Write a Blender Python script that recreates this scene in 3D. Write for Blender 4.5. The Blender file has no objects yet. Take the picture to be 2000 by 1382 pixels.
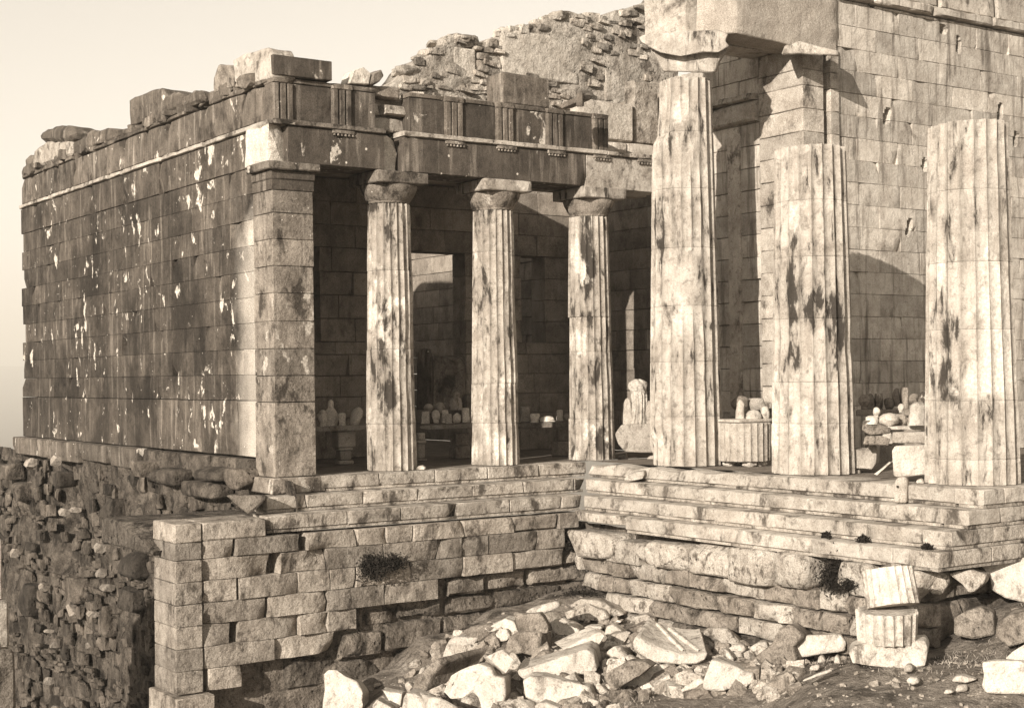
import bpy, bmesh, math, random
import numpy as np
from mathutils import Vector, Matrix, Euler, noise

S = bpy.context.scene
COL = S.collection
R = math.radians

# ------------------------------------------------------------------ camera
# world: x = east, y = north, z = up, metres; z = 0 is the temple floor level
FPX, TH, ROLL, CY, CH = 2884.4, R(34.60), R(-0.658), 43.4, 1.8915
cd = bpy.data.cameras.new('camera')
cam = bpy.data.objects.new('camera', cd)
COL.objects.link(cam)
cd.sensor_width = 36.0
cd.lens = FPX / 2000 * 36.0
cd.shift_y = CY / 2000
cd.clip_start = 0.1
cd.clip_end = 12000
cam.location = (0, 0, CH)
cam.rotation_euler = (Matrix.Rotation(-TH, 3, 'Z') @ Matrix.Rotation(R(90), 3, 'X') @ Matrix.Rotation(ROLL * 1, 3, 'Z')).to_euler()
S.camera = cam

# ------------------------------------------------------------------ light
SUN_AZ, SUN_EL = R(27.0), R(18.0)          # sun stands 24 degrees south of west
w = bpy.data.worlds.new('World')
S.world = w
w.use_nodes = True
nt = w.node_tree
bg = nt.nodes['Background']
sky = nt.nodes.new('ShaderNodeTexSky')
sky.sky_type = 'NISHITA'
sky.sun_disc = False
sky.sun_elevation = SUN_EL
sky.sun_rotation = R(270) - SUN_AZ
sky.air_density = 1.4
sky.dust_density = 1.1
bw = nt.nodes.new('ShaderNodeRGBToBW')
nt.links.new(sky.outputs[0], bw.inputs[0])
tint = nt.nodes.new('ShaderNodeMix')
tint.data_type = 'RGBA'
tint.blend_type = 'MULTIPLY'
tint.inputs[0].default_value = 1.0
nt.links.new(bw.outputs[0], tint.inputs[6])
tint.inputs[7].default_value = (1.0, 0.93, 0.83, 1)      # a sepia print: one warm tone
nt.links.new(tint.outputs[2], bg.inputs[0])
bg.inputs[1].default_value = 0.10
sd = bpy.data.lights.new('sun', 'SUN')
sd.energy = 5.0
sd.angle = R(0.53)
sd.color = (1.0, 0.925, 0.82)
sun = bpy.data.objects.new('sun', sd)
COL.objects.link(sun)
SD = Vector((math.cos(SUN_AZ) * math.cos(SUN_EL), math.sin(SUN_AZ) * math.cos(SUN_EL), -math.sin(SUN_EL)))
sun.rotation_euler = SD.to_track_quat('-Z', 'Y').to_euler()
sun.location = (-20, -10, 20)
S.view_settings.view_transform = 'Standard'
S.view_settings.look = 'None'
S.view_settings.gamma = 1.0
S.view_settings.exposure = 1.1
S.view_settings.use_curve_mapping = False
S.cycles.max_bounces = 6
S.cycles.diffuse_bounces = 3

# ------------------------------------------------------------------ measuring helpers
O3 = np.array([0, 0, CH])
_R = np.array([math.cos(TH), -math.sin(TH), 0]); _F = np.array([math.sin(TH), math.cos(TH), 0])
def ray(px, py):
    a = px - 1000; b = py - 691
    cr, sr = math.cos(ROLL), math.sin(ROLL)
    u = cr * a + sr * b; v = -sr * a + cr * b - CY
    return _R * u / FPX + _F + np.array([0, 0, -v / FPX])
def onY(px, py, y): d = ray(px, py); return O3 + d * (y / d[1])       # on an east-west wall
def onX(px, py, x): d = ray(px, py); return O3 + d * (x / d[0])       # on a north-south wall
def onZ(px, py, z): d = ray(px, py); return O3 + d * ((z - CH) / d[2])
def onD(px, py, D): return O3 + ray(px, py) * D                       # at a distance
def xs(y, py, *pxs): return [float(onY(p, py, y)[0]) for p in pxs]
def ys(x, py, *pxs): return [float(onX(p, py, x)[1]) for p in pxs]

# ------------------------------------------------------------------ object helpers
class Wob:
    """cheap smooth noise: a few sines in random directions"""
    def __init__(s, seed, freq=2.0, n=6):
        r = np.random.RandomState(seed)
        s.k = r.normal(size=(n, 3)); s.k /= np.linalg.norm(s.k, axis=1)[:, None]
        s.k *= freq * (0.6 + 1.4 * r.rand(n))[:, None]
        s.p = r.rand(n) * 6.28; s.a = r.rand(n) + .4; s.a /= s.a.sum()
    def __call__(s, P):
        return (np.sin(np.asarray(P) @ s.k.T + s.p) * s.a).sum(-1) * 1.6

def link(name, me, parent=None, loc=(0, 0, 0)):
    o = bpy.data.objects.new(name, me)
    COL.objects.link(o)
    if parent is not None:
        o.parent = parent
        o.location = Vector(loc) - wloc(parent)
    else:
        o.location = loc
    return o
WL = {}
def wloc(o):
    v = Vector(o.location)
    p = o.parent
    while p is not None:
        v += Vector(p.location); p = p.parent
    return v
def tag(o, label=None, cat=None, group=None, kind=None):
    if label: o['label'] = label
    if cat: o['category'] = cat
    if group: o['group'] = group
    if kind: o['kind'] = kind
    return o
def thing(name, label, cat, loc, group=None):
    o = bpy.data.objects.new(name, None)
    o.empty_display_size = .3
    COL.objects.link(o)
    o.location = loc
    return tag(o, label, cat, group)
def mesh(name, V, F, mat, parent=None, loc=None, smooth=False):
    """vertices in world coordinates; the object's origin goes to loc (default: base centre)"""
    V = np.asarray(V, float)
    if loc is None:
        loc = (V.min(0) + V.max(0)) / 2; loc[2] = V[:, 2].min()
    me = bpy.data.meshes.new(name)
    me.from_pydata((V - np.asarray(loc)).tolist(), [], F)
    if mat is not None: me.materials.append(mat)
    if smooth: me.polygons.foreach_set('use_smooth', [True] * len(me.polygons))
    me.update()
    return link(name, me, parent, Vector(loc))
def bmobj(name, bm, mat, parent=None, loc=None, smooth=True):
    bmesh.ops.recalc_face_normals(bm, faces=bm.faces)
    if loc is None:
        xs_ = [v.co for v in bm.verts]
        lo = [min(c[i] for c in xs_) for i in range(3)]; hi = [max(c[i] for c in xs_) for i in range(3)]
        loc = Vector(((lo[0] + hi[0]) / 2, (lo[1] + hi[1]) / 2, lo[2]))
    loc = Vector(loc)
    for v in bm.verts: v.co -= loc
    me = bpy.data.meshes.new(name)
    bm.to_mesh(me); bm.free()
    me.materials.append(mat)
    if smooth: me.polygons.foreach_set('use_smooth', [True] * len(me.polygons))
    return link(name, me, parent, loc)

# ------------------------------------------------------------------ materials
def T(g, a=1):
    """grey value -> the print's warm tone"""
    t = min(1, g / .5)
    return (g, g * (.825 + .09 * t), g * (.67 + .14 * t), a)
class NB:
    def __init__(s, name):
        s.m = bpy.data.materials.new(name); s.m.use_nodes = True
        s.t = s.m.node_tree; s.n = s.t.nodes; s.l = s.t.links
        s.b = s.n['Principled BSDF']
        s.b.inputs['Roughness'].default_value = .92
        s.b.inputs['Specular IOR Level'].default_value = .15
        g = s.n.new('ShaderNodeNewGeometry'); s.pos = g.outputs['Position']; s.nrm = g.outputs['Normal']
        s.rnd = s.n.new('ShaderNodeObjectInfo').outputs['Random']
    def lk(s, a, b): s.l.new(a, b)
    def scale(s, v, sc):
        m = s.n.new('ShaderNodeMapping'); s.lk(v, m.inputs[0]); m.inputs['Scale'].default_value = sc
        return m.outputs[0]
    def noise(s, v, scale, detail=5, rough=.55, dist=0):
        n = s.n.new('ShaderNodeTexNoise'); s.lk(v, n.inputs['Vector'])
        n.inputs['Scale'].default_value = scale; n.inputs['Detail'].default_value = detail
        n.inputs['Roughness'].default_value = rough; n.inputs['Distortion'].default_value = dist
        return n.outputs['Fac']
    def voro(s, v, scale, feat='F1'):
        n = s.n.new('ShaderNodeTexVoronoi'); n.feature = feat; s.lk(v, n.inputs['Vector'])
        n.inputs['Scale'].default_value = scale
        return n.outputs['Distance']
    def ramp(s, v, a, b, lo=0., hi=1.):
        n = s.n.new('ShaderNodeMapRange'); n.interpolation_type = 'SMOOTHSTEP'; s.lk(v, n.inputs[0])
        n.inputs[1].default_value = a; n.inputs[2].default_value = b
        n.inputs[3].default_value = lo; n.inputs[4].default_value = hi
        return n.outputs[0]
    def math(s, op, a, b=None):
        n = s.n.new('ShaderNodeMath'); n.operation = op
        for i, x in enumerate((a, b)):
            if x is None: continue
            if isinstance(x, (int, float)): n.inputs[i].default_value = x
            else: s.lk(x, n.inputs[i])
        return n.outputs[0]
    def mix(s, f, a, b, blend='MIX'):
        n = s.n.new('ShaderNodeMix'); n.data_type = 'RGBA'; n.blend_type = blend
        if isinstance(f, (int, float)): n.inputs[0].default_value = f
        else: s.lk(f, n.inputs[0])
        for i, x in ((6, a), (7, b)):
            if isinstance(x, tuple): n.inputs[i].default_value = x
            else: s.lk(x, n.inputs[i])
        return n.outputs[2]
    def sep(s, v):
        n = s.n.new('ShaderNodeSeparateXYZ'); s.lk(v, n.inputs[0]); return n.outputs
    def bump(s, h, dist, strength=1.0, prev=None):
        n = s.n.new('ShaderNodeBump'); s.lk(h, n.inputs['Height'])
        n.inputs['Distance'].default_value = dist; n.inputs['Strength'].default_value = strength
        if prev is not None: s.lk(prev, n.inputs['Normal'])
        return n.outputs[0]
    def blobs(s, L):
        # where old stains sit: soft round fields, stretched upright, 0..1
        out = None
        for (c, r, zs) in L:
            v = s.n.new('ShaderNodeVectorMath'); v.operation = 'SUBTRACT'; s.lk(s.pos, v.inputs[0]); v.inputs[1].default_value = tuple(float(q) for q in c)
            m = s.scale(v.outputs[0], (1 / r, 1 / r, 1 / (r * zs)))
            l = s.n.new('ShaderNodeVectorMath'); l.operation = 'LENGTH'; s.lk(m, l.inputs[0])
            f = s.ramp(l.outputs['Value'], .25, 1.0, 1, 0)
            out = f if out is None else s.math('MAXIMUM', out, f)
        return out
    def done(s, col, nrm=None):
        s.lk(col, s.b.inputs['Base Color'])
        if nrm is not None: s.lk(nrm, s.b.inputs['Normal'])
        return s.m

def stone(name, base, lo, hi, vary=.25, stain=None, stain_at=(.55, .68), stain_sc=1.6, stain_str=.6, streak=0., streak_col=None, blobs=None, grime=0., grain=.8,
          chip=None, chip_at=(.66, .69), chip_sc=2.2, chip_str=(1, 1, .55), chip_gate=0, speck=None, speck_at=.09, speck_sc=5, pits=0., bump=.02, bscale=14, extra=None):
    k = NB(name)
    P = k.pos
    n1 = k.noise(P, 2.3, 8, .62)
    n2 = k.noise(P, 17, 6, .7)
    c = k.mix(k.ramp(n1, .32, .68), T(lo), T(hi))
    c = k.mix(k.ramp(n2, .35, .7, 0, .55), c, T(base))
    if streak:
        sv = k.scale(P, (1, 1, .09))
        st = k.noise(sv, 5.5, 4, .6)
        c = k.mix(k.ramp(st, .5, .72, 0, streak), c, T(streak_col))
        st2 = k.noise(sv, 9.5, 3, .6)
        c = k.mix(k.ramp(st2, .55, .75, 0, streak * .8), c, T(lo * .6))
    if stain is not None:
        sn = k.noise(k.scale(P, (1, 1, stain_str)), stain_sc, 9, .68, .3)
        if blobs: sn = k.math('ADD', sn, k.math('MULTIPLY', k.blobs(blobs), .15))
        a_, b_ = stain_at
        c = k.mix(k.ramp(sn, a_ - .085, b_ - .01, 0, .5), c, T(min(lo, stain * 2.6)))
        # the black crust breaks up along fine cracks and grain
        sn2 = k.math('ADD', sn, k.math('MULTIPLY', k.math('SUBTRACT', n2, .5), .10))
        c = k.mix(k.ramp(sn2, a_, b_ + .015, 0, .92), c, T(stain))
    if grime:
        gn = k.noise(P, 6.5, 9, .72, .4)
        c = k.mix(k.ramp(gn, .52, .66, 0, grime), c, T(lo * .35))
    if extra is not None: c = extra(k, c)
    # each block a little lighter or darker than the next
    c = k.mix(1.0, c, k.mix(k.rnd, (1 - vary,) * 3 + (1,), (1 + vary,) * 3 + (1,)), 'MULTIPLY')
    if chip is not None:
        cn = k.noise(k.scale(P, chip_str), chip_sc, 7, .62, .35)
        if chip_gate: cn = k.math('ADD', cn, k.math('MULTIPLY', k.math('SUBTRACT', k.noise(P, chip_gate, 3), .5), .30))
        cn = k.math('ADD', cn, k.math('MULTIPLY', k.math('SUBTRACT', n2, .5), .05))
        c = k.mix(k.ramp(cn, *chip_at), c, k.mix(k.ramp(n2, .3, .7), T(chip * .62), T(chip)))
    if speck is not None:
        vd = k.voro(P, speck_sc)
        gate = k.ramp(k.noise(P, 1.1, 3), .5, .56)
        c = k.mix(k.math('MULTIPLY', k.ramp(vd, speck_at * .6, speck_at, 1, 0), gate), c, T(speck))
    # fine print-like mottle
    fm = k.noise(P, 46, 4, .75)
    c = k.mix(1.0, c, k.mix(k.ramp(fm, .3, .72), (1 - .5 * grain, 1 - .52 * grain, 1 - .55 * grain, 1), (1 + .42 * grain,) * 3 + (1,)), 'MULTIPLY')
    h1 = k.noise(P, bscale, 8, .66)
    h2 = k.noise(P, 3.2, 5, .6)
    b = k.bump(h2, bump * 2.5, .8)
    b = k.bump(h1, bump, .9, b)
    if pits:
        pv = k.ramp(k.voro(P, 9), .0, .34)
        gate = k.ramp(k.noise(P, 3.1, 4), .46, .6)
        hh = k.math('MULTIPLY', k.math('SUBTRACT', pv, 1.0), gate)
        b = k.bump(hh, pits, 1.0, b)
        c = k.mix(k.math('MULTIPLY', k.math('MULTIPLY', hh, -1.0), .6), c, T(lo * .4))
    return k.done(c, b)
M = {}
def _edge_light(k, c):
    # a paler, weathered strip of the west wall beside its corner pilaster
    x, y, z = k.sep(k.pos)
    wv = k.math('MULTIPLY', k.math('SUBTRACT', k.noise(k.pos, 1.3, 5), .5), 1.2)
    d = k.math('ADD', y, wv)
    low = k.ramp(k.math('ADD', z, k.math('MULTIPLY', wv, 1.5)), 4.6, 5.6, 1, 0)
    return k.mix(k.math('MULTIPLY', k.ramp(d, 26.9, 27.9, 1, 0), low), c, T(.42))
M['patina'] = stone('patinated marble', .085, .040, .10, .30, streak=.75, streak_col=.22, chip=.66, chip_at=(.622, .668), chip_sc=3.1, chip_str=(1, 1, .7), speck=.6, speck_at=.085, speck_sc=4.2, bump=.018, grime=.5, extra=_edge_light, chip_gate=.55, stain=.03, stain_at=(.50, .62), stain_sc=.7)
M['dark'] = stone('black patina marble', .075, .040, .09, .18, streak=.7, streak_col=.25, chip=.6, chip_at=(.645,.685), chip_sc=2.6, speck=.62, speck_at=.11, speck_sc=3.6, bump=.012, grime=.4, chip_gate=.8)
M['frieze'] = stone('weathered frieze marble', .13, .07, .16, .25, streak=.8, streak_col=.30, stain=.04, stain_at=(.54, .64), stain_sc=1.8, chip=.6, chip_at=(.64, .67), chip_sc=1.8, speck=.6, speck_at=.10, speck_sc=4, bump=.02, grime=.5)
M['fresh'] = stone('fresh broken marble', .60, .44, .66, .1, bump=.05, bscale=5, grime=.3)
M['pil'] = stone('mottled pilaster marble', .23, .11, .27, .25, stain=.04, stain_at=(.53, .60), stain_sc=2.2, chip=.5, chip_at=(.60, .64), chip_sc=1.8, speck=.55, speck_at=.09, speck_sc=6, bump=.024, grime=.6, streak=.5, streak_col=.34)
_sb = [(onD(755, 640, 29.95), .30, 3.0), (onD(760, 780, 29.95), .28, 2), (onD(1145, 510, 32.9), .34, 2.2), (onD(1165, 720, 32.9), .28, 1.6), (onD(1170, 860, 32.9), .3, 1.5), (onD(945, 560, 31.4), .26, 2.4), (onD(950, 420, 31.4), .2, 2), (onD(735, 400, 30.1), .3, 1)]
M['shaft'] = stone('column marble', .36, .22, .42, .08, stain=.035, stain_at=(.565,.61), stain_sc=4.5, chip=.62, chip_at=(.56, .64), chip_sc=1.5, bump=.016, grime=.7, blobs=_sb, grain=.45, streak=.4, streak_col=.2, stain_str=.28)
M['marble'] = stone('pale marble', .42, .29, .48, .12, stain=.07, stain_at=(.545, .635), stain_sc=2.1, bump=.02, grime=.65, grain=.55)
_bb = [(onD(1300, 420, 30.75), .34, 3.2), (onD(1296, 500, 30.75), .30, 2.2), (onD(1385, 635, 30.35), .22, .8), (onD(1625, 640, 27.4), .42, 2.4), (onD(1545, 560, 27.4), .30, 3.0), (onD(1545, 700, 27.4), .28, 1.4), (onD(1590, 590, 27.25), .3, 2.6), (onD(1848, 640, 24.5), .30, 2.2), (onD(1850, 740, 24.5), .28, 2.), (onD(1885, 720, 24.3), .25, 1.6), (onD(1610, 200, 31.0), .3, 3.)]
M['bigshaft'] = stone('temple column marble', .40, .27, .46, .05, stain=.03, stain_at=(.58, .63), stain_sc=4.6, bump=.018, chip=.62, chip_at=(.54,.64), chip_sc=.8, grime=.55, blobs=_bb, grain=.4, streak=.4, streak_col=.2, stain_str=.25)
M['step'] = stone('worn step marble', .39, .25, .45, .16, stain=.06, stain_at=(.53, .63), stain_sc=3.0, bump=.028, chip=.52, chip_at=(.60, .66), chip_sc=1.6, chip_str=(1, 1, 1.4), grime=.75, grain=.7)
M['hall'] = stone('hall wall marble', .44, .32, .50, .2, streak=.9, streak_col=.12, stain=.16, stain_at=(.57, .67), stain_sc=.9, bump=.018, grime=.4, grain=.5)
M['poros'] = stone('limestone ashlar', .31, .18, .36, .3, stain=.06, stain_at=(.54,.65), stain_sc=3.1, bump=.035, bscale=9, grime=.6, streak=.4, streak_col=.13)
M['found'] = stone('pitted foundation stone', .24, .13, .29, .34, stain=.045, stain_at=(.54, .64), stain_sc=2.4, bump=.05, pits=.03, bscale=8, grime=.7)
M['boulder'] = stone('pale pitted boulder stone', .42, .28, .48, .14, stain=.09, stain_at=(.55, .63), stain_sc=6, bump=.05, pits=.03, bscale=8, grime=.7)
M['core'] = stone('rough wall core', .17, .08, .23, .3, stain=.03, stain_at=(.52, .62), stain_sc=3.2, bump=.09, pits=.06, bscale=6, grime=.7)
M['rubble'] = stone('dark rubble stone', .10, .045, .15, .6, stain=.03, stain_at=(.53, .64), stain_sc=3, bump=.06, pits=.04, bscale=7, grime=.6)  # dark stone, lowered further in place of a cast shadow on the foundation
M['mortar'] = stone('rubble mortar', .11, .045, .16, .2, stain=.025, stain_at=(.5, .6), stain_sc=2.2, bump=.12, pits=.08, bscale=5, grime=.6)
M['oldwall'] = stone('rubble and mortar of upper wall', .44, .30, .50, .2, stain=.10, stain_at=(.54, .63), stain_sc=1.5, bump=.06, pits=.03, bscale=7, grime=.7)
M['oldstone'] = stone('brownish rubble stone', .36, .20, .46, .5, stain=.06, stain_at=(.54, .63), stain_sc=3, bump=.06, bscale=8, grime=.6)
M['plaster'] = stone('old lime plaster', .46, .36, .50, .08, stain=.20, stain_at=(.57, .68), stain_sc=1.2, bump=.04, bscale=6, speck=.08, speck_at=.05, speck_sc=6, grime=.5)
M['inner'] = stone('dark inner wall', .26, .16, .30, .2, streak=.45, streak_col=.32, stain=.10, stain_at=(.55, .66), stain_sc=1.2, bump=.014, grime=.4)  # plain darker tone for the inside stones
M['debris'] = stone('white marble debris', .54, .40, .58, .12, stain=.13, stain_at=(.56, .67), stain_sc=2.6, bump=.04, bscale=7, grime=.6, grain=.5)
M['greydeb'] = stone('grey weathered debris', .24, .12, .30, .22, stain=.06, stain_at=(.54, .64), stain_sc=3, bump=.06, pits=.02, bscale=7, grime=.7)
M['frag'] = stone('sculpture marble', .40, .27, .46, .25, stain=.14, stain_at=(.57, .68), stain_sc=5, bump=.024, bscale=12, grime=.5, grain=.6)
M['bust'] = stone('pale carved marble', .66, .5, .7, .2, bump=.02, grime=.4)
M['floor'] = stone('worn floor slabs', .16, .10, .2, .15, bump=.01)
M['earth'] = stone('dry stony earth', .24, .12, .30, .0, stain=.05, stain_at=(.52, .64), stain_sc=1.6, chip=.40, chip_at=(.62, .70), chip_sc=1.3, chip_str=(1, 1, 1), bump=.09, bscale=9, speck=.45, speck_at=.16, speck_sc=7, grime=.7)
M['gravel'] = stone('chips of stone', .27, .13, .36, bump=.03, grime=.4, vary=.5)
M['wood'] = stone('grey old timber', .14, .07, .17, .1, bump=.01)
M['hole_shade'] = stone('painted hole shade', .035, .02, .04, .1, bump=.01)  # near-black tone that paints the shade inside a hole
M['pier'] = stone('stained pier marble', .40, .24, .46, .2, stain=.06, stain_at=(.54, .62), stain_sc=1.7, chip=.66, chip_at=(.62, .68), chip_sc=1.3, bump=.02)
M['arch'] = stone('brownish architrave marble', .36, .26, .40, .05, streak=.4, streak_col=.24, bump=.02)
def leaf(name, g):
    k = NB(name)
    c = k.mix(k.ramp(k.noise(k.pos, 9, 3), .3, .7), T(g * .6), T(g * 1.4))
    return k.done(c)
M['weed'] = leaf('dark weed leaves', .018)
M['straw'] = leaf('dry grass', .26)

# ------------------------------------------------------------------ stone shapes
class Fr:
    """vertical wall plane: u runs along the wall, n points out of it"""
    def __init__(s, kind, c):
        s.kind = kind; s.c = c
        if kind == 'S': s.o = np.array([0, c, 0.]); s.u = np.array([1., 0, 0]); s.n = np.array([0, -1., 0])
        if kind == 'W': s.o = np.array([c, 0, 0.]); s.u = np.array([0, -1., 0]); s.n = np.array([-1., 0, 0])
    def uv(s, a): return a if s.kind == 'S' else -a
SEED = [100]
def nseed():
    SEED[0] += 1
    return SEED[0]
def block(parent, name, fr, a0, a1, z0, z1, mat, proud=0., depth=.35, b=.012, amp=.005, chip=.6, csize=.16, gap=.004, res=.24, skew=0., amp_f=2.6, cut=None, smooth=True, holes=None):
    """one squared stone with worn edges and broken corners; a0..a1 in x (south face) or y (west face)"""
    sd_ = nseed(); r = random.Random(sd_)
    u0, u1 = sorted((fr.uv(a0), fr.uv(a1)))
    u0 += gap; u1 -= gap; z0 += gap; z1 -= gap
    L, H = u1 - u0, z1 - z0
    b = min(b, L * .2, H * .2)
    def line(L):
        n = max(1, int(round(L / res)))
        return [0.] + [b + (L - 2 * b) * i / n for i in range(n + 1)] + [L]
    us, vs = np.array(line(L)), np.array(line(H))
    U, Vv = np.meshgrid(us, vs, indexing='ij')
    nu, nv = U.shape
    P0 = fr.o + (u0 + U)[..., None] * fr.u + np.array([0, 0, 1.]) * (z0 + Vv)[..., None]
    wb = Wob(sd_, amp_f)
    Wd = proud + amp * wb(P0)
    rim = np.minimum.reduce([U, L - U, Vv, H - Vv]) < 1e-6
    wb2 = Wob(sd_ + 7, 9.)
    jag = np.abs(wb2(P0))
    Wd = np.where(rim, Wd - b * (.6 + 1.6 * jag), Wd)
    inn = np.where(rim, b * .5 * jag, 0)
    U2 = U + np.where(U < 1e-6, inn, 0) - np.where(U > L - 1e-6, inn, 0)
    V2 = Vv + np.where(Vv < 1e-6, inn, 0) - np.where(Vv > H - 1e-6, inn, 0)
    nch = int(chip) + (r.random() < chip % 1)
    for _ in range(nch):
        side = r.random()
        if side < .45: cu, cv = r.choice((0, L)), r.choice((0, H))
        elif side < .8: cu, cv = r.uniform(0, L), r.choice((0, H, H))
        else: cu, cv = r.choice((0, L)), r.uniform(0, H)
        rad = csize * r.uniform(.5, 1.5)
        d = np.sqrt(((U - cu) / r.uniform(.8, 1.6)) ** 2 + (Vv - cv) ** 2)
        q = np.clip(1 - d / rad, 0, 1)
        Wd = Wd - q ** .7 * rad * r.uniform(.35, .8)
    for (hu, hz, ha, hb, ln, dp) in (holes or ()):
        cu = fr.uv(hu) - u0; cv = hz - z0
        mk = (np.abs(U - cu - ln * (Vv - cv)) / ha) ** 3 + (np.abs(Vv - cv) / hb) ** 3 < 1
        Wd = np.where(mk, Wd - dp, Wd)
    if skew: Wd = Wd + skew * (U / max(L, .01) - .5) * 2
    P = fr.o + (u0 + U2)[..., None] * fr.u + Wd[..., None] * fr.n + np.array([0, 0, 1.]) * (z0 + V2)[..., None]
    if cut is not None: P = cut(P)
    V = P.reshape(-1, 3).tolist()
    idx = lambda i, j: i * nv + j
    F = [[idx(i, j), idx(i + 1, j), idx(i + 1, j + 1), idx(i, j + 1)] for i in range(nu - 1) for j in range(nv - 1)]
    loop = [(i, 0) for i in range(nu)] + [(nu - 1, j) for j in range(1, nv)] + [(i, nv - 1) for i in range(nu - 2, -1, -1)] + [(0, j) for j in range(nv - 2, 0, -1)]
    base = len(V); n = len(loop)
    for (i, j) in loop:
        p = P[i, j]; w_ = (p - fr.o) @ fr.n
        V.append((p + fr.n * (-depth - w_)).tolist())
    for q in range(n):
        a, b_ = idx(*loop[q]), idx(*loop[(q + 1) % n])
        F.append([b_, a, base + q, base + (q + 1) % n])
    F.append([base + q for q in range(n)][::-1])
    o = mesh(name, V, F, mat, parent)
    if smooth:
        o.data.polygons.foreach_set('use_smooth', [True] * len(o.data.polygons))
        try: o.data.set_sharp_from_angle(angle=R(38))
        except Exception: pass
    return o
def box(parent, name, x0, x1, y0, y1, z0, z1, mat, bev=.012, amp=.0, res=.4, seed=None, loc=None):
    bm = bmesh.new()
    bmesh.ops.create_cube(bm, size=1)
    for v in bm.verts:
        v.co = Vector((x0 + (v.co.x + .5) * (x1 - x0), y0 + (v.co.y + .5) * (y1 - y0), z0 + (v.co.z + .5) * (z1 - z0)))
    finish_rock(bm, bev, res, amp, seed or nseed())
    o = bmobj(name, bm, mat, parent, loc)
    return sharp(o)
def sharp(o, a=40):
    try: o.data.set_sharp_from_angle(angle=R(a))
    except Exception: pass
    return o
def finish_rock(bm, bev, res, amp, seed, freq=3.0, maxf=2600):
    if bev:
        bmesh.ops.bevel(bm, geom=list(bm.edges), offset=bev, segments=1, profile=.6, affect='EDGES', clamp_overlap=True)
    bmesh.ops.triangulate(bm, faces=bm.faces)
    for it in range(5):
        es = [e for e in bm.edges if e.calc_length() > res]
        if not es or len(bm.faces) > maxf: break
        bmesh.ops.subdivide_edges(bm, edges=es, cuts=1, use_grid_fill=False)
        bmesh.ops.triangulate(bm, faces=[f for f in bm.faces if len(f.verts) > 3])
    if amp:
        w1, w2 = Wob(seed, freq), Wob(seed + 5, freq * 3.1)
        bm.normal_update()
        P = np.array([v.co[:] for v in bm.verts])
        d = amp * w1(P) + amp * .45 * w2(P)
        for v, dd in zip(bm.verts, d): v.co += v.normal * float(dd)
def rock_bm(dims, seed, chops=5, bev=.08, res=.16, amp=.04, round_=.5):
    r = random.Random(seed)
    bm = bmesh.new()
    bmesh.ops.create_cube(bm, size=1)
    for _ in range(chops):
        n = Vector((r.gauss(0, 1), r.gauss(0, 1), r.gauss(0, 1))).normalized()
        s_ = sum(abs(c) for c in n) * .5
        d = s_ * r.uniform(.52, .86)
        res_ = bmesh.ops.bisect_plane(bm, geom=bm.verts[:] + bm.edges[:] + bm.faces[:], plane_co=n * d, plane_no=n, clear_outer=True)
        ed = [e for e in res_['geom_cut'] if isinstance(e, bmesh.types.BMEdge)]
        if ed: bmesh.ops.contextual_create(bm, geom=ed)
    for v in bm.verts: v.co = Vector((v.co.x * dims[0], v.co.y * dims[1], v.co.z * dims[2]))
    m = min(dims)
    finish_rock(bm, bev * m, res * max(dims), amp * m, seed, 3.0 / max(dims) * 1.2, 700)
    return bm
ROCKS = {}
def rock_mesh(kind, variants, mat, **kw):
    """a handful of shared unit stones"""
    L = []
    for i in range(variants):
        bm = rock_bm((1, .85, .8), 900 + i * 13 + len(ROCKS) * 101, **kw)
        bmesh.ops.recalc_face_normals(bm, faces=bm.faces)
        me = bpy.data.meshes.new(kind); bm.to_mesh(me); bm.free()
        me.materials.append(mat)
        me.polygons.foreach_set('use_smooth', [True] * len(me.polygons))
        try: me.set_sharp_from_angle(angle=R(35))
        except Exception: pass
        L.append(me)
    ROCKS[kind] = L
    return L
def outline(name, pts, D, mat, back=(10, -8), dD=.5, tilt=.15, bs=.96, bev=.018, amp=.022, res=.11, parent=None, sh=42, on=None):
    """a broken stone from its outline in elevation, set at its own distance D, with real depth dD"""
    pb = max(p[1] for p in pts)
    cx = sum(p[0] for p in pts) / len(pts); cy = sum(p[1] for p in pts) / len(pts)
    bm = bmesh.new()
    fv, kv = [], []
    for (px, py) in pts:
        if on is not None:                      # stands on a wall: front lies in that wall's plane
            kind, c, dep = on
            p = onX(px, py, c) if kind == 'W' else onY(px, py, c)
            ctr = onX(cx, cy, c) if kind == 'W' else onY(cx, cy, c)
            fv.append(bm.verts.new(p))
            kv.append(bm.verts.new(ctr + (p - ctr) * bs + np.array([dep, 0, 0] if kind == 'W' else [0, dep, 0])))
            continue
        Dv = D + tilt * (pb - py) * D / FPX
        fv.append(bm.verts.new(onD(px, py, Dv)))
        qx, qy = cx + (px - cx) * bs + back[0], cy + (py - cy) * bs + back[1]
        kv.append(bm.verts.new(onD(qx, qy, Dv + dD)))
    n = len(pts)
    bm.faces.new(fv); bm.faces.new(kv[::-1])
    for i in range(n): bm.faces.new([fv[(i + 1) % n], fv[i], kv[i], kv[(i + 1) % n]])
    bmesh.ops.recalc_face_normals(bm, faces=bm.faces)
    finish_rock(bm, bev, res, amp, nseed(), 2.6)
    return sharp(bmobj(name, bm, mat, parent), sh)

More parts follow.
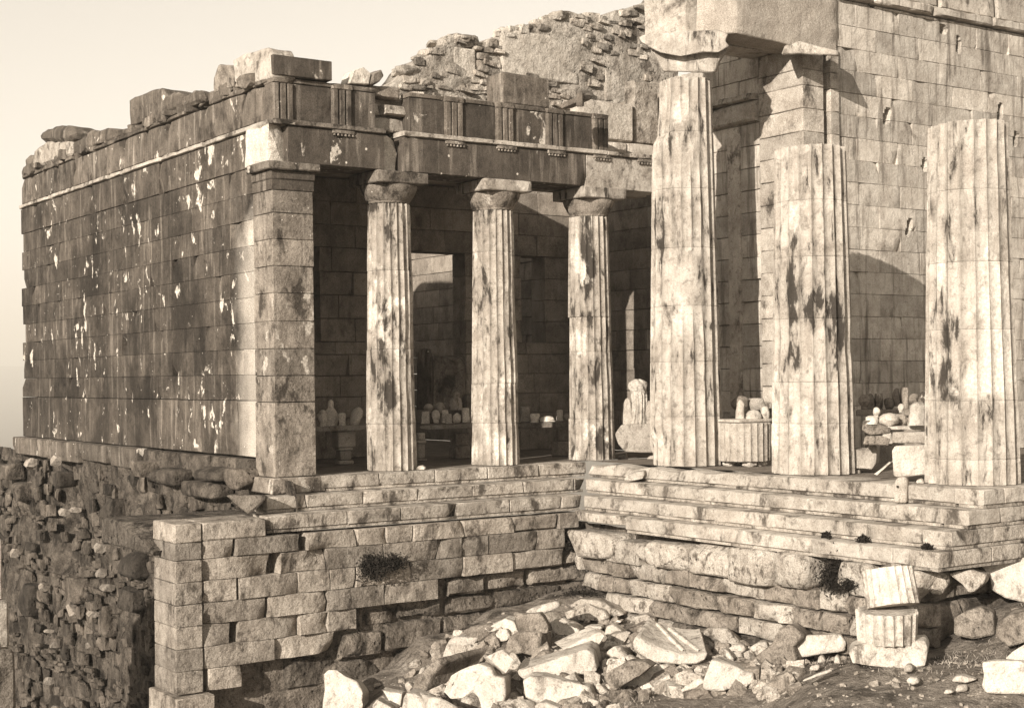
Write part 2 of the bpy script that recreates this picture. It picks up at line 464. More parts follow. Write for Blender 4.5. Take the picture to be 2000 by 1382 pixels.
def drum(parent, name, cx, cy, z0, z1, r0, r1, mat, nfl=20, depth=.036, seed=1, erode=.3, er_at=.25, rot=0., rim=.012, ppf=8, dz=.22, cap=True, top_rough=0., efun=None, cutfun=None):
    """a fluted column drum; worn where the noise says so"""
    n = nfl * ppf
    k = max(1, int(round((z1 - z0) / dz)))
    zs = [z0, z0 + rim] + [z0 + rim + (z1 - z0 - 2 * rim) * (i + 1) / k for i in range(k)] + [z1]
    th = np.arange(n) * 2 * np.pi / n + rot
    t = (np.arange(n) % ppf) / ppf
    fl = np.clip(1 - (2 * t - 1) ** 2, 0, 1) ** .8
    wb, wb2 = Wob(seed, 1.5, 9), Wob(seed + 3, 7.)
    V = []
    for zi, z in enumerate(zs):
        f = (z - z0) / (z1 - z0)
        rr = r0 + (r1 - r0) * f
        P = np.stack([cx + rr * np.cos(th), cy + rr * np.sin(th), np.full(n, z)], 1)
        e = np.clip((wb(P) - er_at) / .14, 0, 1) * erode
        if efun is not None: e = np.clip(e + efun(P), 0, 1)
        w2 = wb2(P)
        d = depth * fl * (1 - e) + e * (depth * .80 + .012 * w2) + .003 * w2
        if zi in (0, len(zs) - 1): d = d + .004 + .007 * np.abs(w2)
        if cutfun is not None: d = d + cutfun(P)
        rad = rr - d
        zz = np.full(n, z)
        if zi == len(zs) - 1 and top_rough: zz = zz + top_rough * (wb(P * 1.3) + .4 * w2)
        V += np.stack([cx + rad * np.cos(th), cy + rad * np.sin(th), zz], 1).tolist()
    F = [[a * n + i, a * n + (i + 1) % n, (a + 1) * n + (i + 1) % n, (a + 1) * n + i] for a in range(len(zs) - 1) for i in range(n)]
    if cap:
        V.append([cx, cy, z1]); c = len(V) - 1; b = (len(zs) - 1) * n
        F += [[b + i, b + (i + 1) % n, c] for i in range(n)]
        V.append([cx, cy, z0]); c = len(V) - 1
        F += [[(i + 1) % n, i, c] for i in range(n)]
    o = mesh(name, V, F, mat, parent, smooth=True)
    return sharp(o, 34)
def lathe(parent, name, cx, cy, prof, mat, n=56, seed=1, amp=.0, sh=35):
    wb = Wob(seed, 5.)
    th = np.arange(n) * 2 * np.pi / n
    V = []
    for (r, z) in prof:
        P = np.stack([cx + r * np.cos(th), cy + r * np.sin(th), np.full(n, z)], 1)
        rr = r + (amp * np.minimum(0, wb(P) + .2) if amp else 0)
        V += np.stack([cx + rr * np.cos(th), cy + rr * np.sin(th), np.full(n, z)], 1).tolist()
    m = len(prof)
    F = [[a * n + i, a * n + (i + 1) % n, (a + 1) * n + (i + 1) % n, (a + 1) * n + i] for a in range(m - 1) for i in range(n)]
    F.append(list(range(n))[::-1]); F.append([(m - 1) * n + i for i in range(n)])
    return sharp(mesh(name, V, F, mat, parent, smooth=True), sh)
# ================================================================== ground
GC = np.array([(18.4, 24.6, -2.50), (17, 24.6, -2.70), (15.1, 24.6, -3.05), (13.9, 24.6, -3.65), (12.8, 24.6, -4.2), (14, 23.2, -3.65), (13, 22, -4.0), (15, 22.2, -3.2), (11.2, 24.6, -4.6), (9.9, 24.6, -4.9),
      (18.3, 21.6, -2.95), (18.3, 18.9, -2.90), (18.3, 16.9, -2.80), (17.5, 15.2, -2.40), (16.75, 14.6, -2.22), (16.2, 14.0, -2.45), (17.3, 13.8, -2.25), (16.2, 12.4, -2.62),
      (14.7, 16.1, -3.0), (13.0, 18.8, -3.3), (12, 21.5, -4.0), (16, 21, -2.95), (15.5, 23, -2.8), (20.5, 14.6, -1.75), (22.5, 14.7, -1.45), (24.5, 14.6, -1.3), (20, 13.2, -2.0), (23, 12, -1.7), (19, 11, -2.3),
      (10, 15, -5.0), (8, 19, -6.0), (7.5, 24, -8.2), (8.2, 27, -8.8), (9, 32, -9.2), (11, 36, -9.2), (11.5, 29, -9.0), (11, 44, -10), (5, 10, -7), (0, 0, -8), (0, 20, -10), (4, 32, -11), (12, 6, -5), (20, 5, -3.5), (27, 13, -1.2), (30, 5, -2.5), (-8, 10, -12), (-5, 40, -16), (8, 50, -13)])
def ground_z(x, y):
    x = np.asarray(x, float); y = np.asarray(y, float)
    d2 = (x[..., None] - GC[:, 0]) ** 2 + (y[..., None] - GC[:, 1]) ** 2
    wt = 1 / (d2 + .12) ** 1.6
    z = (wt * GC[:, 2]).sum(-1) / wt.sum(-1)
    r = np.sqrt((x - 15) ** 2 + (y - 20) ** 2)
    far = np.clip((r - 26) / 60, 0, 1); far = far * far * (3 - 2 * far)
    return z * (1 - far) + far * (-70)
_g1, _g2, _g3 = Wob(3, 1.1), Wob(4, 3.2), Wob(5, 8.)
def ground_fine(x, y):
    P = np.stack([x, y, np.zeros_like(x)], -1)
    return ground_z(x, y) - .10 + .07 * _g1(P) + .05 * _g2(P) + .02 * _g3(P)
def gline(lo, hi, fine0, fine1, step):
    a = list(np.arange(fine0, fine1 + 1e-6, step))
    s_, p = step, fine1
    while p < hi: s_ *= 1.28; p += s_; a.append(p)
    s_, p = step, fine0
    while p > lo: s_ *= 1.28; p -= s_; a.insert(0, p)
    return np.array(a)
gx, gy = gline(-6000, 6000, 10.5, 21.5, .13), gline(-3000, 9000, 10.5, 24.9, .13)
GX, GY = np.meshgrid(gx, gy, indexing='ij')
GZ = ground_fine(GX, GY)
# the plain rolls up into low hills far away
dist = np.sqrt(GX ** 2 + GY ** 2)
hl = np.clip((dist - 2500) / 3500, 0, 1)
GZ = GZ + hl * (95 + 40 * np.sin(GX / 900. + 1) + 30 * np.sin(GY / 700.))
V = np.stack([GX, GY, GZ], -1).reshape(-1, 3)
nx, ny = GX.shape
I = np.arange(nx * ny).reshape(nx, ny)
F = np.stack([I[:-1, :-1], I[1:, :-1], I[1:, 1:], I[:-1, 1:]], -1).reshape(-1, 4).tolist()
tag(mesh('ground', V, F, M['earth'], loc=(0, 0, 0), smooth=True), kind='structure')
def hit(px, py):
    """the point of the ground seen at a pixel"""
    d = ray(px, py)
    t = 12.
    for _ in range(400):
        p = O3 + d * t
        if p[2] < float(ground_z(np.array(p[0]), np.array(p[1]))): break
        t += .08
    return t, p

def sheet(parent, name, fr, a0, a1, z0, z1, mat, res=.16, amp=.12, f=2.2, seed=1, off=0., kind=None, shape=None):
    na, nz = int((a1 - a0) / res) + 2, int((z1 - z0) / res) + 2
    A, Z = np.meshgrid(np.linspace(a0, a1, na), np.linspace(z0, z1, nz), indexing='ij')
    U = np.vectorize(fr.uv)(A)
    P = fr.o + U[..., None] * fr.u + Z[..., None] * np.array([0, 0, 1.])
    w1, w2, w3 = Wob(seed, f), Wob(seed + 1, f * 2.7), Wob(seed + 2, f * 7)
    h = off + amp * (w1(P) + .55 * w2(P) + .25 * w3(P))
    if shape is not None: h = h + shape(A, Z)
    P = P + h[..., None] * fr.n
    I = np.arange(na * nz).reshape(na, nz)
    F = np.stack([I[:-1, :-1], I[1:, :-1], I[1:, 1:], I[:-1, 1:]], -1).reshape(-1, 4)
    if fr.kind == 'W': F = F[:, ::-1]
    o = mesh(name, P.reshape(-1, 3), F.tolist(), mat, parent, smooth=True)
    if kind: o['kind'] = kind
    return o

def course(parent, fr, joints, z0, z1, mat, name='stone_block', skip=None, **kw):
    for i in range(len(joints) - 1):
        a0, a1 = joints[i], joints[i + 1]
        if skip and skip(a0, a1, z0, z1): continue
        m = mat(a0, a1, z0, z1) if callable(mat) else mat
        block(parent, name, fr, a0, a1, z0, z1, m, **kw)
def jointed(a0, a1, L, off, seed, jit=.12):
    r = random.Random(seed)
    js = [a0]; p = a0 + L * off
    while p < a1 - .35:
        if p - js[-1] > .3: js.append(p)
        p += L * (1 + r.uniform(-jit, jit))
    return js + [a1]
def clip_open(js, ops, z0, z1):
    """break a course at the openings it crosses"""
    spans = []
    for i in range(len(js) - 1):
        seg = [(js[i], js[i + 1])]
        for (o0, o1, q0, q1) in ops:
            if z1 <= q0 + .05 or z0 >= q1 - .05: continue
            ns = []
            for (a, b) in seg:
                if b <= o0 or a >= o1: ns.append((a, b)); continue
                if a < o0 - .08: ns.append((a, o0))
                if b > o1 + .08: ns.append((o1, b))
            seg = ns
        spans += seg
    return spans
def rubble_face(parent, fr, a0, a1, z0, z1, wid, hei, base, name, nmax, seed, off=.0, inside=None, prob=1., depth=.28, stuff_mat=None, tiltz=.1, off_fn=None):
    """small stones bedded in a wall: the largest ones are parts, the rest one joined part"""
    r = random.Random(seed)
    items = []
    z = z0
    while z < z1:
        h = r.uniform(*hei); a = a0 - r.uniform(0, wid[0])
        while a < a1:
            wd = r.uniform(*wid)
            zz = z + r.uniform(-.3, .3) * h
            if r.random() < prob and (inside is None or inside(a + wd / 2, zz)):
                items.append((wd * h, a + wd / 2, zz + h / 2, wd, h * r.uniform(.8, 1.15), r.random(), r.randrange(len(base)), r.uniform(-.6, .6)))
            a += wd * .97
        z += h * .93
    order = sorted(range(len(items)), key=lambda i: -items[i][0])
    big = set(order[:nmax])
    JV, JF = [], []
    for i, (_, a, zc, wd, h, q, bi, yaw) in enumerate(items):
        me = base[bi]
        p = fr.o + fr.uv(a) * fr.u + np.array([0, 0, zc]) + fr.n * (off + (q - .5) * .12 + (float(off_fn(np.array(a), np.array(zc))) if off_fn else 0))
        rot = Matrix.Rotation((0 if fr.kind == 'S' else R(90)) + yaw * .25, 3, 'Z') @ Matrix.Rotation((q - .5) * tiltz * 4, 3, 'Y') @ Matrix.Rotation(r.choice((0, math.pi)), 3, 'X')
        sc = (wd * 1.02, depth * (.8 + q * .5), h * 1.12)
        if i in big:
            o = link(name, me, parent, p)
            o.rotation_euler = rot.to_euler(); o.scale = sc
        else:
            n0 = len(JV)
            Mx = np.array(rot) @ np.diag(sc)
            vv = np.array([v.co[:] for v in me.vertices]) @ Mx.T + p
            JV += vv.tolist()
            JF += [[n0 + k for k in pl.vertices] for pl in me.polygons]
    if JV:
        o = mesh('small_' + name + 's', JV, JF, stuff_mat or base[0].materials[0], parent)
        o['kind'] = 'stuff'
RS = rock_mesh('rubble', 10, M['rubble'], chops=6, bev=.035, res=.45, amp=.035)
RO = rock_mesh('old', 8, M['oldstone'], chops=3, bev=.10, res=.5, amp=.05)
# ================================================================== stepped platforms
# x of the west edges and y of the south edges of the four steps
AX, BX, CX, DX = 19.52, 19.14, 18.70, 18.38
AY, BY, CYS, DY = 25.74, 25.26, 24.76, 24.70
SY = 15.12                                    # sheer south end by the roadway
frS, frW = (lambda c: Fr('S', c)), (lambda c: Fr('W', c))
ns = thing('stone_steps', 'long flight of worn stone steps below the three slender columns', 'steps', (16, 25.6, -1.28), 'stepped platforms')
def steprow(parent, fr, js, z0, z1, mat, depth=.62, reb=.05, **kw):
    for i in range(len(js) - 1):
        m = mat[i % len(mat)] if isinstance(mat, list) else mat
        block(parent, 'step_block', fr, js[i], js[i + 1], z0 + reb, z1, m, depth=depth, b=.02, amp=.010, chip=1.3, csize=.13, res=.2, **kw)
    b = block(parent, 'step_rebate', fr, js[0] + .02, js[-1] - .02, z0, z0 + reb + .004, M['step'], proud=-.035, depth=depth - .05, b=.003, amp=.004, chip=0, gap=0)
# top step, second, third on the north side
steprow(ns, frS(AY), xs(AY, 920, 627, 742, 851, 953, 1053, 1146), -.31, 0, M['step'])
steprow(ns, frS(BY), xs(BY, 980, 521, 600, 712, 817, 924, 1025, 1122, 1143), -.61, -.31, M['step'])
steprow(ns, frS(CYS), xs(CYS, 1010, 521, 680, 783, 893, 997, 1098, 1137), -.93, -.61, M['step'])
ws = thing('stone_steps', 'long flight of pale marble steps in front of the big fluted columns', 'steps', (19, 20, -1.22), 'stepped platforms')
def rag(P):                                    # the top step is worn round at its north end
    y = P[..., 1]; k = np.clip((y - 19.0) / 3.5, 0, 1)
    top = np.clip((P[..., 2] + .18) / .18, 0, 1)
    edge = np.clip((19.95 - P[..., 0]) / .5, 0, 1)
    P[..., 2] -= k * top * .045 * (1 + np.sin(y * 5.3) * .8)
    P[..., 0] += k * top * .13 * edge
    return P
steprow(ws, frW(AX), [SY + .55] + ys(AX, 945, 1762, 1594, 1440, 1346, 1262, 1196, 1149), -.31, 0, M['marble'], cut=rag, depth=.9)
steprow(ws, frW(BX), [SY + .55] + ys(BX, 980, 1805, 1706, 1494, 1376, 1257, 1160, 1144), -.61, -.31, M['marble'])
steprow(ws, frW(CX), [SY + .55] + ys(CX, 1020, 1690, 1534, 1394, 1285, 1140), -.91, -.61, M['marble'])
steprow(ws, frW(DX), [SY + .55] + ys(DX, 1080, 1743, 1580, 1436, 1300, 1222), -1.22, -.91, M['marble'])
block(ws, 'step_block', frW(DX), ys(DX, 1020, 1222)[0], 24.62, -1.1, -.91, M['step'], chip=4, csize=.2, depth=.6)
for k, (x0, z0, z1) in enumerate(((AX, -.31, 0), (BX, -.61, -.31), (CX, -.91, -.61), (DX, -1.22, -.91))):
    L = 1.35 + .2 * (k % 2)
    js = [x0 + .003, x0 + .55 + .25 * k, x0 + .55 + .25 * k + L, x0 + 3.6 + .1 * k, x0 + 5.2]
    f = frS(SY - .012 * k)
    for i in range(len(js) - 1):
        bl = block(ws, 'step_block', f, js[i], js[i + 1], z0 + .05, z1, M['marble'] if k < 2 else M['step'], depth=.56, b=.018, amp=.008, chip=.9, csize=.10)
    block(ws, 'step_rebate', f, js[0] + .03, js[-1], z0, z0 + .054, M['step'], proud=-.03, depth=.5, b=.003, chip=0, gap=0)
# paving behind the edges
def floor(name, x0, x1, y0, y1, z, label=None):
    V = [(x0, y0, z), (x1, y0, z), (x1, y1, z), (x0, y1, z)]
    return tag(mesh(name, V, [[0, 1, 2, 3]], M['floor']), kind='structure')
floor('porch_floor', 13.0, 23.4, AY + .4, 39.6, -.012)
floor('hall_floor', AX + .5, 34, SY + .4, 26.0, -.012)
# ---------------------------------------------------------------- retaining wall under the north steps
rw = thing('retaining_wall', 'broken ashlar retaining wall below the steps with blocks fallen out of its lower courses', 'wall', (14, 24.9, -4.2))
YK = 24.70
frK = frS(YK)
sheet(rw, 'wall_core', frK, 10.3, 18.6, -4.6, -1.0, M['core'], res=.11, amp=.10, f=2.6, seed=40, off=-.34)
def krow(z0, z1, segs, mat=None, name='stone_block', **kw):
    zc = (z0 + z1) / 2
    for s_ in segs:
        p0, p1 = s_[0], s_[1]
        o = dict(s_[2]) if len(s_) > 2 else {}
        a0, a1 = float(onY(p0, 1, YK)[0]), 0
        # pixel columns hardly lean, take them at this course's own height
        row = lambda p: float(onY(p, 735 + (CH - zc) * 108, YK)[0])
        a0, a1 = row(p0), row(p1)
        m = o.pop('mat', mat or M['poros'])
        d = dict(depth=.42, b=.009, amp=.012, chip=2.2, csize=.13, gap=.002, res=.16, proud=random.Random(nseed()).uniform(-.018, .018))
        d.update(kw); d.update(o)
        block(rw, name, frK, a0, a1, z0, z1, m, **d)
rough = dict(amp=.04, amp_f=7, chip=3, b=.04)
# course under the steps: some blocks keep a raised panel, some have lost their face
krow(-1.29, -.97, [(397, 456), (460, 585, dict(proud=.05, b=.02)), (601, 696, dict(proud=.03)), (698, 755, dict(proud=.02)), (756, 806, dict(chip=3)), (808, 907, dict(proud=.03)), (908, 1006, dict(chip=4, csize=.16)), (1007, 1094, dict(proud=-.05, **rough)), (1095, 1133, dict(proud=-.02))])
krow(-1.68, -1.29, [(397, 528, dict(chip=4, csize=.26)), (548, 640, dict(chip=4, csize=.26, proud=.02)), (641, 749), (750, 855), (856, 903), (904, 955), (956, 1051), (1052, 1106)])
krow(-2.07, -1.68, [(399, 463, dict(chip=2)), (467, 582, dict(chip=3, csize=.16, proud=.03)), (583, 645), (646, 694), (697, 804, dict(chip=2)), (805, 906), (907, 1002), (1003, 1106, dict(proud=-.04, **rough))])
krow(-2.46, -2.07, [(399, 520, dict(chip=4, csize=.22)), (525, 638, dict(chip=3, csize=.16)), (641, 751), (752, 857)])
krow(-2.85, -2.46, [(399, 452, dict(chip=3, csize=.2)), (468, 585, dict(chip=4, csize=.22)), (587, 640, dict(chip=3)), (641, 697)])
krow(-3.24, -2.85, [(400, 537), (539, 654, dict(chip=4, csize=.24))])
krow(-3.64, -3.24, [(408, 473, dict(chip=3))])
# exposed rough blocks of the core
frC = frS(YK + .24)
for (p0, p1, z0, z1) in ((866, 945, -2.46, -2.10), (950, 1030, -2.46, -2.08), (1034, 1150, -2.44, -2.1), (1100, 1150, -2.09, -1.6), (1090, 1150, -2.85, -2.46), (1110, 1150, -1.6, -1.2), (872, 975, -2.84, -2.48), (977, 1092, -2.80, -2.48), (712, 776, -2.90, -2.55), (780, 862, -2.82, -2.50),
                         (748, 862, -3.4, -2.86), (660, 744, -3.45, -2.93), (864, 960, -3.2, -2.86), (560, 655, -3.9, -3.3), (660, 740, -4.0, -3.48)):
    row = lambda p: float(onY(p, 735 + (CH - (z0 + z1) / 2) * 108, YK + .24)[0])
    block(rw, 'core_stone', frC, row(p0), row(p1), z0, z1, M['found' if z0 > -2.6 else 'core'], proud=random.Random(nseed()).uniform(0, .14), depth=.4, b=.06, amp=.05, amp_f=5, chip=3, csize=.2, res=.12)
# ---------------------------------------------------------------- corner pier at the west end
pier = thing('stone_pier', 'square ashlar corner pier at the left end of the broken retaining wall', 'pier', (10.1, 25.2, -4.4))
XP = 9.80
pj = float(onY(396, 1200, YK)[0])
zz = [-.70, -.98, -1.29, -1.68, -2.07, -2.46, -2.85, -3.24, -3.64]
for i in range(len(zz) - 1):
    x1 = pj - .004 if i else float(onY(520, 1030, YK)[0])
    if i == 0:
        box(pier, 'stone_block', XP, pj - .006, YK - .03, YK + 1.0, zz[1] + .004, zz[0] + .06, M['poros'], .02, .006, .2)
        box(pier, 'stone_block', pj + .002, x1, YK - .03, YK + 1.0, zz[1] + .004, zz[0] + .06, M['poros'], .03, .010, .15)
    else:
        box(pier, 'stone_block', XP + .004 * (i % 3), x1, YK - .02 + .006 * (i % 2), YK + 1.0, zz[i + 1] + .004, zz[i] - .003, M['poros'], .014, .006, .22)
box(pier, 'base_block', XP - .08, float(onY(412, 1370, YK)[0]), YK - .22, YK + 1.1, -4.3, -3.66, M['poros'], .02, .008, .2)
# ---------------------------------------------------------------- foundation under the west steps
fw = thing('foundation_wall', 'low wall of pitted boulders and squared blocks under the pale marble steps', 'wall', (18.6, 20, -3.1))
frF = frW(DX + .06)
sheet(fw, 'wall_core', frF, SY + .62, 24.7, -3.2, -1.2, M['core'], res=.13, amp=.06, f=3, seed=60, off=-.42)
rowy = lambda p, z: float(onX(p, 735 + (CH - z) * 104, DX)[1])
for (p0, p1, z0, z1, pr) in ((1119, 1204, -1.78, -1.32, .10), (1187, 1248, -1.80, -1.42, -.02), (1247, 1340, -1.80, -1.36, .05), (1350, 1428, -1.78, -1.28, .02), (1432, 1512, -1.80, -1.27, .06), (1514, 1592, -1.78, -1.26, .04), (1640, 1700, -1.72, -1.27, .0), (1702, 1790, -1.78, -1.27, .0)):
    ctr = (rowy(p0, -1.55) + rowy(p1, -1.55)) / 2
    L = abs(rowy(p0, -1.55) - rowy(p1, -1.55))
    bm = rock_bm((.7, L * 1.04, (z1 - z0) * 1.12), nseed(), 4, .34, .2, .05)
    for v in bm.verts: v.co += Vector((DX + .30 - pr, ctr, (z0 + z1) / 2))
    sharp(bmobj('boulder', bm, M['boulder'], fw), 60)
for (z0, z1, js) in ((-2.14, -1.79, (1112, 1128, 1166, 1222, 1288, 1336, 1400, 1478, 1540, 1590, 1640, 1720, 1800)), (-2.49, -2.15, (1125, 1160, 1188, 1216, 1300, 1392, 1464, 1540, 1590, 1650, 1730, 1800)), (-2.83, -2.50, (1170, 1258, 1345, 1430, 1520, 1600, 1660, 1740, 1800)), (-3.2, -2.84, (1200, 1300, 1390, 1468, 1500, 1580, 1700))):
    for i in range(len(js) - 1):
        a0, a1 = rowy(js[i], (z0 + z1) / 2), rowy(js[i + 1], (z0 + z1) / 2)
        block(fw, 'stone_block', frF, a0, a1, z0, z1, M['found' if i % 3 else 'boulder'], proud=random.Random(nseed()).uniform(-.07, .04), depth=.4, b=.035, gap=.007, amp=.028, amp_f=5, chip=4, csize=.15, res=.12)
frFS = frS(SY + .42)
for (z0, z1, js) in ((-1.8, -1.25, (18.75, 19.4, 20.3, 21.6, 23)), (-2.5, -1.82, (18.6, 19.6, 20.9, 22.4))):
    for i in range(len(js) - 1):
        block(fw, 'stone_block', frFS, js[i], js[i + 1], z0, z1, M['found'], depth=.5, b=.06, amp=.04, amp_f=4, chip=2, csize=.2, res=.16, proud=-.05)
# ================================================================== north wing, west wall
ww = thing('west_wall', 'tall dark ashlar wall with white flaked patches at the far left', 'wall', (12.5, 34, 0))
XW = 12.36
frWW = frW(XW)
YE = 42.35
box(ww, 'wall_core', XW + .30, XW + .62, 26.75, YE - .3, -.02, 6.0, M['inner'], 0, 0, 99)
jo = [26.725] + ys(XW, 830, 465, 395, 315, 232, 163, 108) + [YE]
course(ww, frWW, sorted(jo), .35, 1.465, M['patina'], depth=.36, b=.010, amp=.006, chip=.8, csize=.12, res=.4, proud=.012)
nrow = 9
hr = (6.06 - 1.47) / nrow
for i in range(nrow):
    js = jointed(26.725, YE - [.0, .12, .05, .3, .1, .0, .25, .05, .2][i], 1.26, .5 if i % 2 else 1., 500 + i, .10)
    for q in range(len(js) - 1):
        rr = random.Random(nseed())
        block(ww, 'stone_block', frWW, js[q], js[q + 1], 1.47 + i * hr, 1.47 + (i + 1) * hr, M['patina'], depth=.34, b=.005, amp=.006, chip=.7, csize=.13, gap=.0015, res=.32, proud=rr.uniform(-.005, .005))
# ledge the wall stands on
jl = sorted([26.9] + ys(XW - .2, 870, 450, 400, 330, 271, 209, 150, 96) + [42.6])
for q in range(len(jl) - 1):
    rr = random.Random(nseed())
    near = jl[q] < 32.6
    block(ww, 'ledge_block', frWW, jl[q], jl[q + 1], -.10 - rr.uniform(0, .2), .345 - (.03 if near else 0), M['frieze' if not near else 'rubble'], proud=.10 if near else .24, depth=.4, b=.03, amp=.02, chip=2.5, csize=.2, res=.2)
# ---------------------------------------------------------------- corner pilaster
pl = thing('corner_pilaster', 'square corner pilaster with a moulded cap between the dark wall and the first column', 'pilaster', (12.74, 26.3, -.31))
px0, px1, py0, py1 = 12.31, 13.19, 25.87, 26.73
box(pl, 'base_block', px0 - .12, px1 + .13, py0 - .12, py1 + .1, -.31, -.004, M['pil'], .02, .008, .25)
zr = [0, 1.44, 1.95, 2.47, 3.0, 3.54, 4.06, 4.58, 5.08, 5.52]
for i in range(len(zr) - 1):
    box(pl, 'stone_block', px0 + .003 * (i % 2), px1 - .004 * (i % 3), py0 + .004 * (i % 2), py1, zr[i] + .003, zr[i + 1] - .003, M['pil'], .012, .006, .2)
box(pl, 'neck_band', px0 - .012, px1 + .012, py0 - .012, py1, 5.523, 5.72, M['dark'], .008, .002, .4)
box(pl, 'cap_moulding', px0 - .035, px1 + .035, py0 - .035, py1, 5.723, 5.90, M['dark'], .02, .002, .4)
box(pl, 'cap_slab', px0 - .14, px1 + .10, py0 - .14, py1, 5.903, 6.055, M['pil'], .02, .006, .3)
# ---------------------------------------------------------------- three Doric columns
def wing_column(cx, label, joints, seed, er, offs=None):
    cy = 26.41
    t = thing('doric_column', label, 'column', (cx, cy, 0), 'columns of the side porch')
    zs_ = [0] + joints + [5.44]
    rb, rt = .525, .435
    rad = lambda z: rb + (rt - rb) * (z / 5.44) ** 1.15
    for i in range(len(zs_) - 1):
        ox = (offs or {}).get(i, 0)
        dw = (offs or {}).get('r%d' % i, 0)
        drum(t, 'drum', cx + ox, cy, zs_[i] + .002, zs_[i + 1] - .002, rad(zs_[i]) + dw, rad(zs_[i + 1]) + dw, M['shaft'], 20, .044, seed + i, erode=er, er_at=.3, rot=R(9))
    lathe(t, 'echinus', cx, cy, [(.425, 5.445), (.44, 5.47), (.432, 5.48), (.455, 5.50), (.50, 5.58), (.555, 5.68), (.585, 5.76), (.588, 5.80), (.57, 5.818)], M['pil'], 56, seed, .05)
    return t, cx, cy
def abacus(t, cx, cy, seed, mat):
    return box(t, 'abacus', cx - .60, cx + .60, cy - .61, cy + .58, 5.822, 6.055, mat, .018, .006, .2, seed)
t, cx, cy = wing_column(15.19, 'fluted column nearest the square corner pilaster', [.95, 2.47, 4.07], 610, .5, {2: .01}); abacus(t, cx, cy, 1, M['pil'])
t, cx, cy = wing_column(17.77, 'middle column of the side porch, between the stone slabs with carved heads', [.90, 1.74, 4.55], 627, .5, {1: -.01}); abacus(t, cx, cy, 9, M['shaft'])
t, cx, cy = wing_column(20.38, 'fluted column with upper drums shifted off the lower, beside the big corner column', [.92, 2.42, 3.2], 641, .4, {3: -.02, 'r3': .012, 'r2': -.008}); abacus(t, cx, cy, 17, M['shaft'])
# ---------------------------------------------------------------- entablature
en = thing('entablature', 'dark stained beam and frieze of grooved panels carried by the three slender columns', 'entablature', (17, 26.4, 6.06))
YA = 25.87
frA = frS(YA)
xa = xs(YA, 300, 512, 752, 788, 1145, 1292)
xa[0] = 12.36
def brk(P):                                     # white break at the south-west corner
    q = np.clip(1 - np.sqrt(((P[..., 0] - 12.36) / .46) ** 2 + ((P[..., 2] - 6.42) / .55) ** 2), 0, 1)
    P[..., 1] += .30 * q ** .6
    return P
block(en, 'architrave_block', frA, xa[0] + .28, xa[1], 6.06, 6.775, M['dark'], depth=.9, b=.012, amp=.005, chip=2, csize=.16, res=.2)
bm = rock_bm((.62, 1.0, .74), 77, 3, .12, .16, .06)
for v in bm.verts: v.co += Vector((12.58, 26.42, 6.43))
sharp(bmobj('broken_corner', bm, M['fresh'], en))
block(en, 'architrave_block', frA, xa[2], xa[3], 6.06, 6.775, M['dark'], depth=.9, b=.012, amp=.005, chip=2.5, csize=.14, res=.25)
block(en, 'architrave_block', frA, xa[3] + .01, xa[4], 6.04, 6.775, M['marble'], depth=.9, b=.01, amp=.005, chip=1, res=.25, proud=-.01)
bm = rock_bm((.40, .55, .72), 79, 5, .1, .14, .06)
for v in bm.verts: v.co += Vector(((xa[1] + xa[2]) / 2, 26.32, 6.43))
sharp(bmobj('broken_joint', bm, M['fresh'], en))
box(en, 'backing_beam', 12.9, 22.4, 26.80, 27.25, 6.07, 6.84, M['inner'], .01, 0, 99)
frT = frS(YA - .07)
for (a0, a1, m) in ((12.30, xa[1] + .0, 'pil'), (xa[2] - .02, 17.4, 'marble'), (17.4, xa[3] + .55, 'marble'), (xa[3] + .56, xa[4], 'step')):
    block(en, 'fillet', frT, a0, a1, 6.78, 6.885, M[m], depth=.6, b=.012, amp=.008, chip=3, csize=.07, res=.16)
TG = [12.58, 13.86, 16.48, 17.76, 19.08, 20.34]
TW = .46
for c in TG + [21.6]:
    if 12.5 < c < 13: continue
    rg = block(en, 'regula', frS(YA - .055), c - .25, c + .25, 6.70, 6.778, M['pil'], depth=.2, b=.008, chip=2, csize=.05, res=.1)
    for k in range(6):
        gx_ = c - .205 + k * .082
        V, F = [], []
        for (rr, zz_) in ((.026, 6.662), (.018, 6.70)):
            V += [(gx_ + rr * math.cos(q * 1.047), YA - .03 + rr * math.sin(q * 1.047), zz_) for q in range(6)]
        F = [[q, (q + 1) % 6, 6 + (q + 1) % 6, 6 + q] for q in range(6)] + [list(range(6))[::-1]]
        mesh('gutta', V, F, M['pil'], rg)
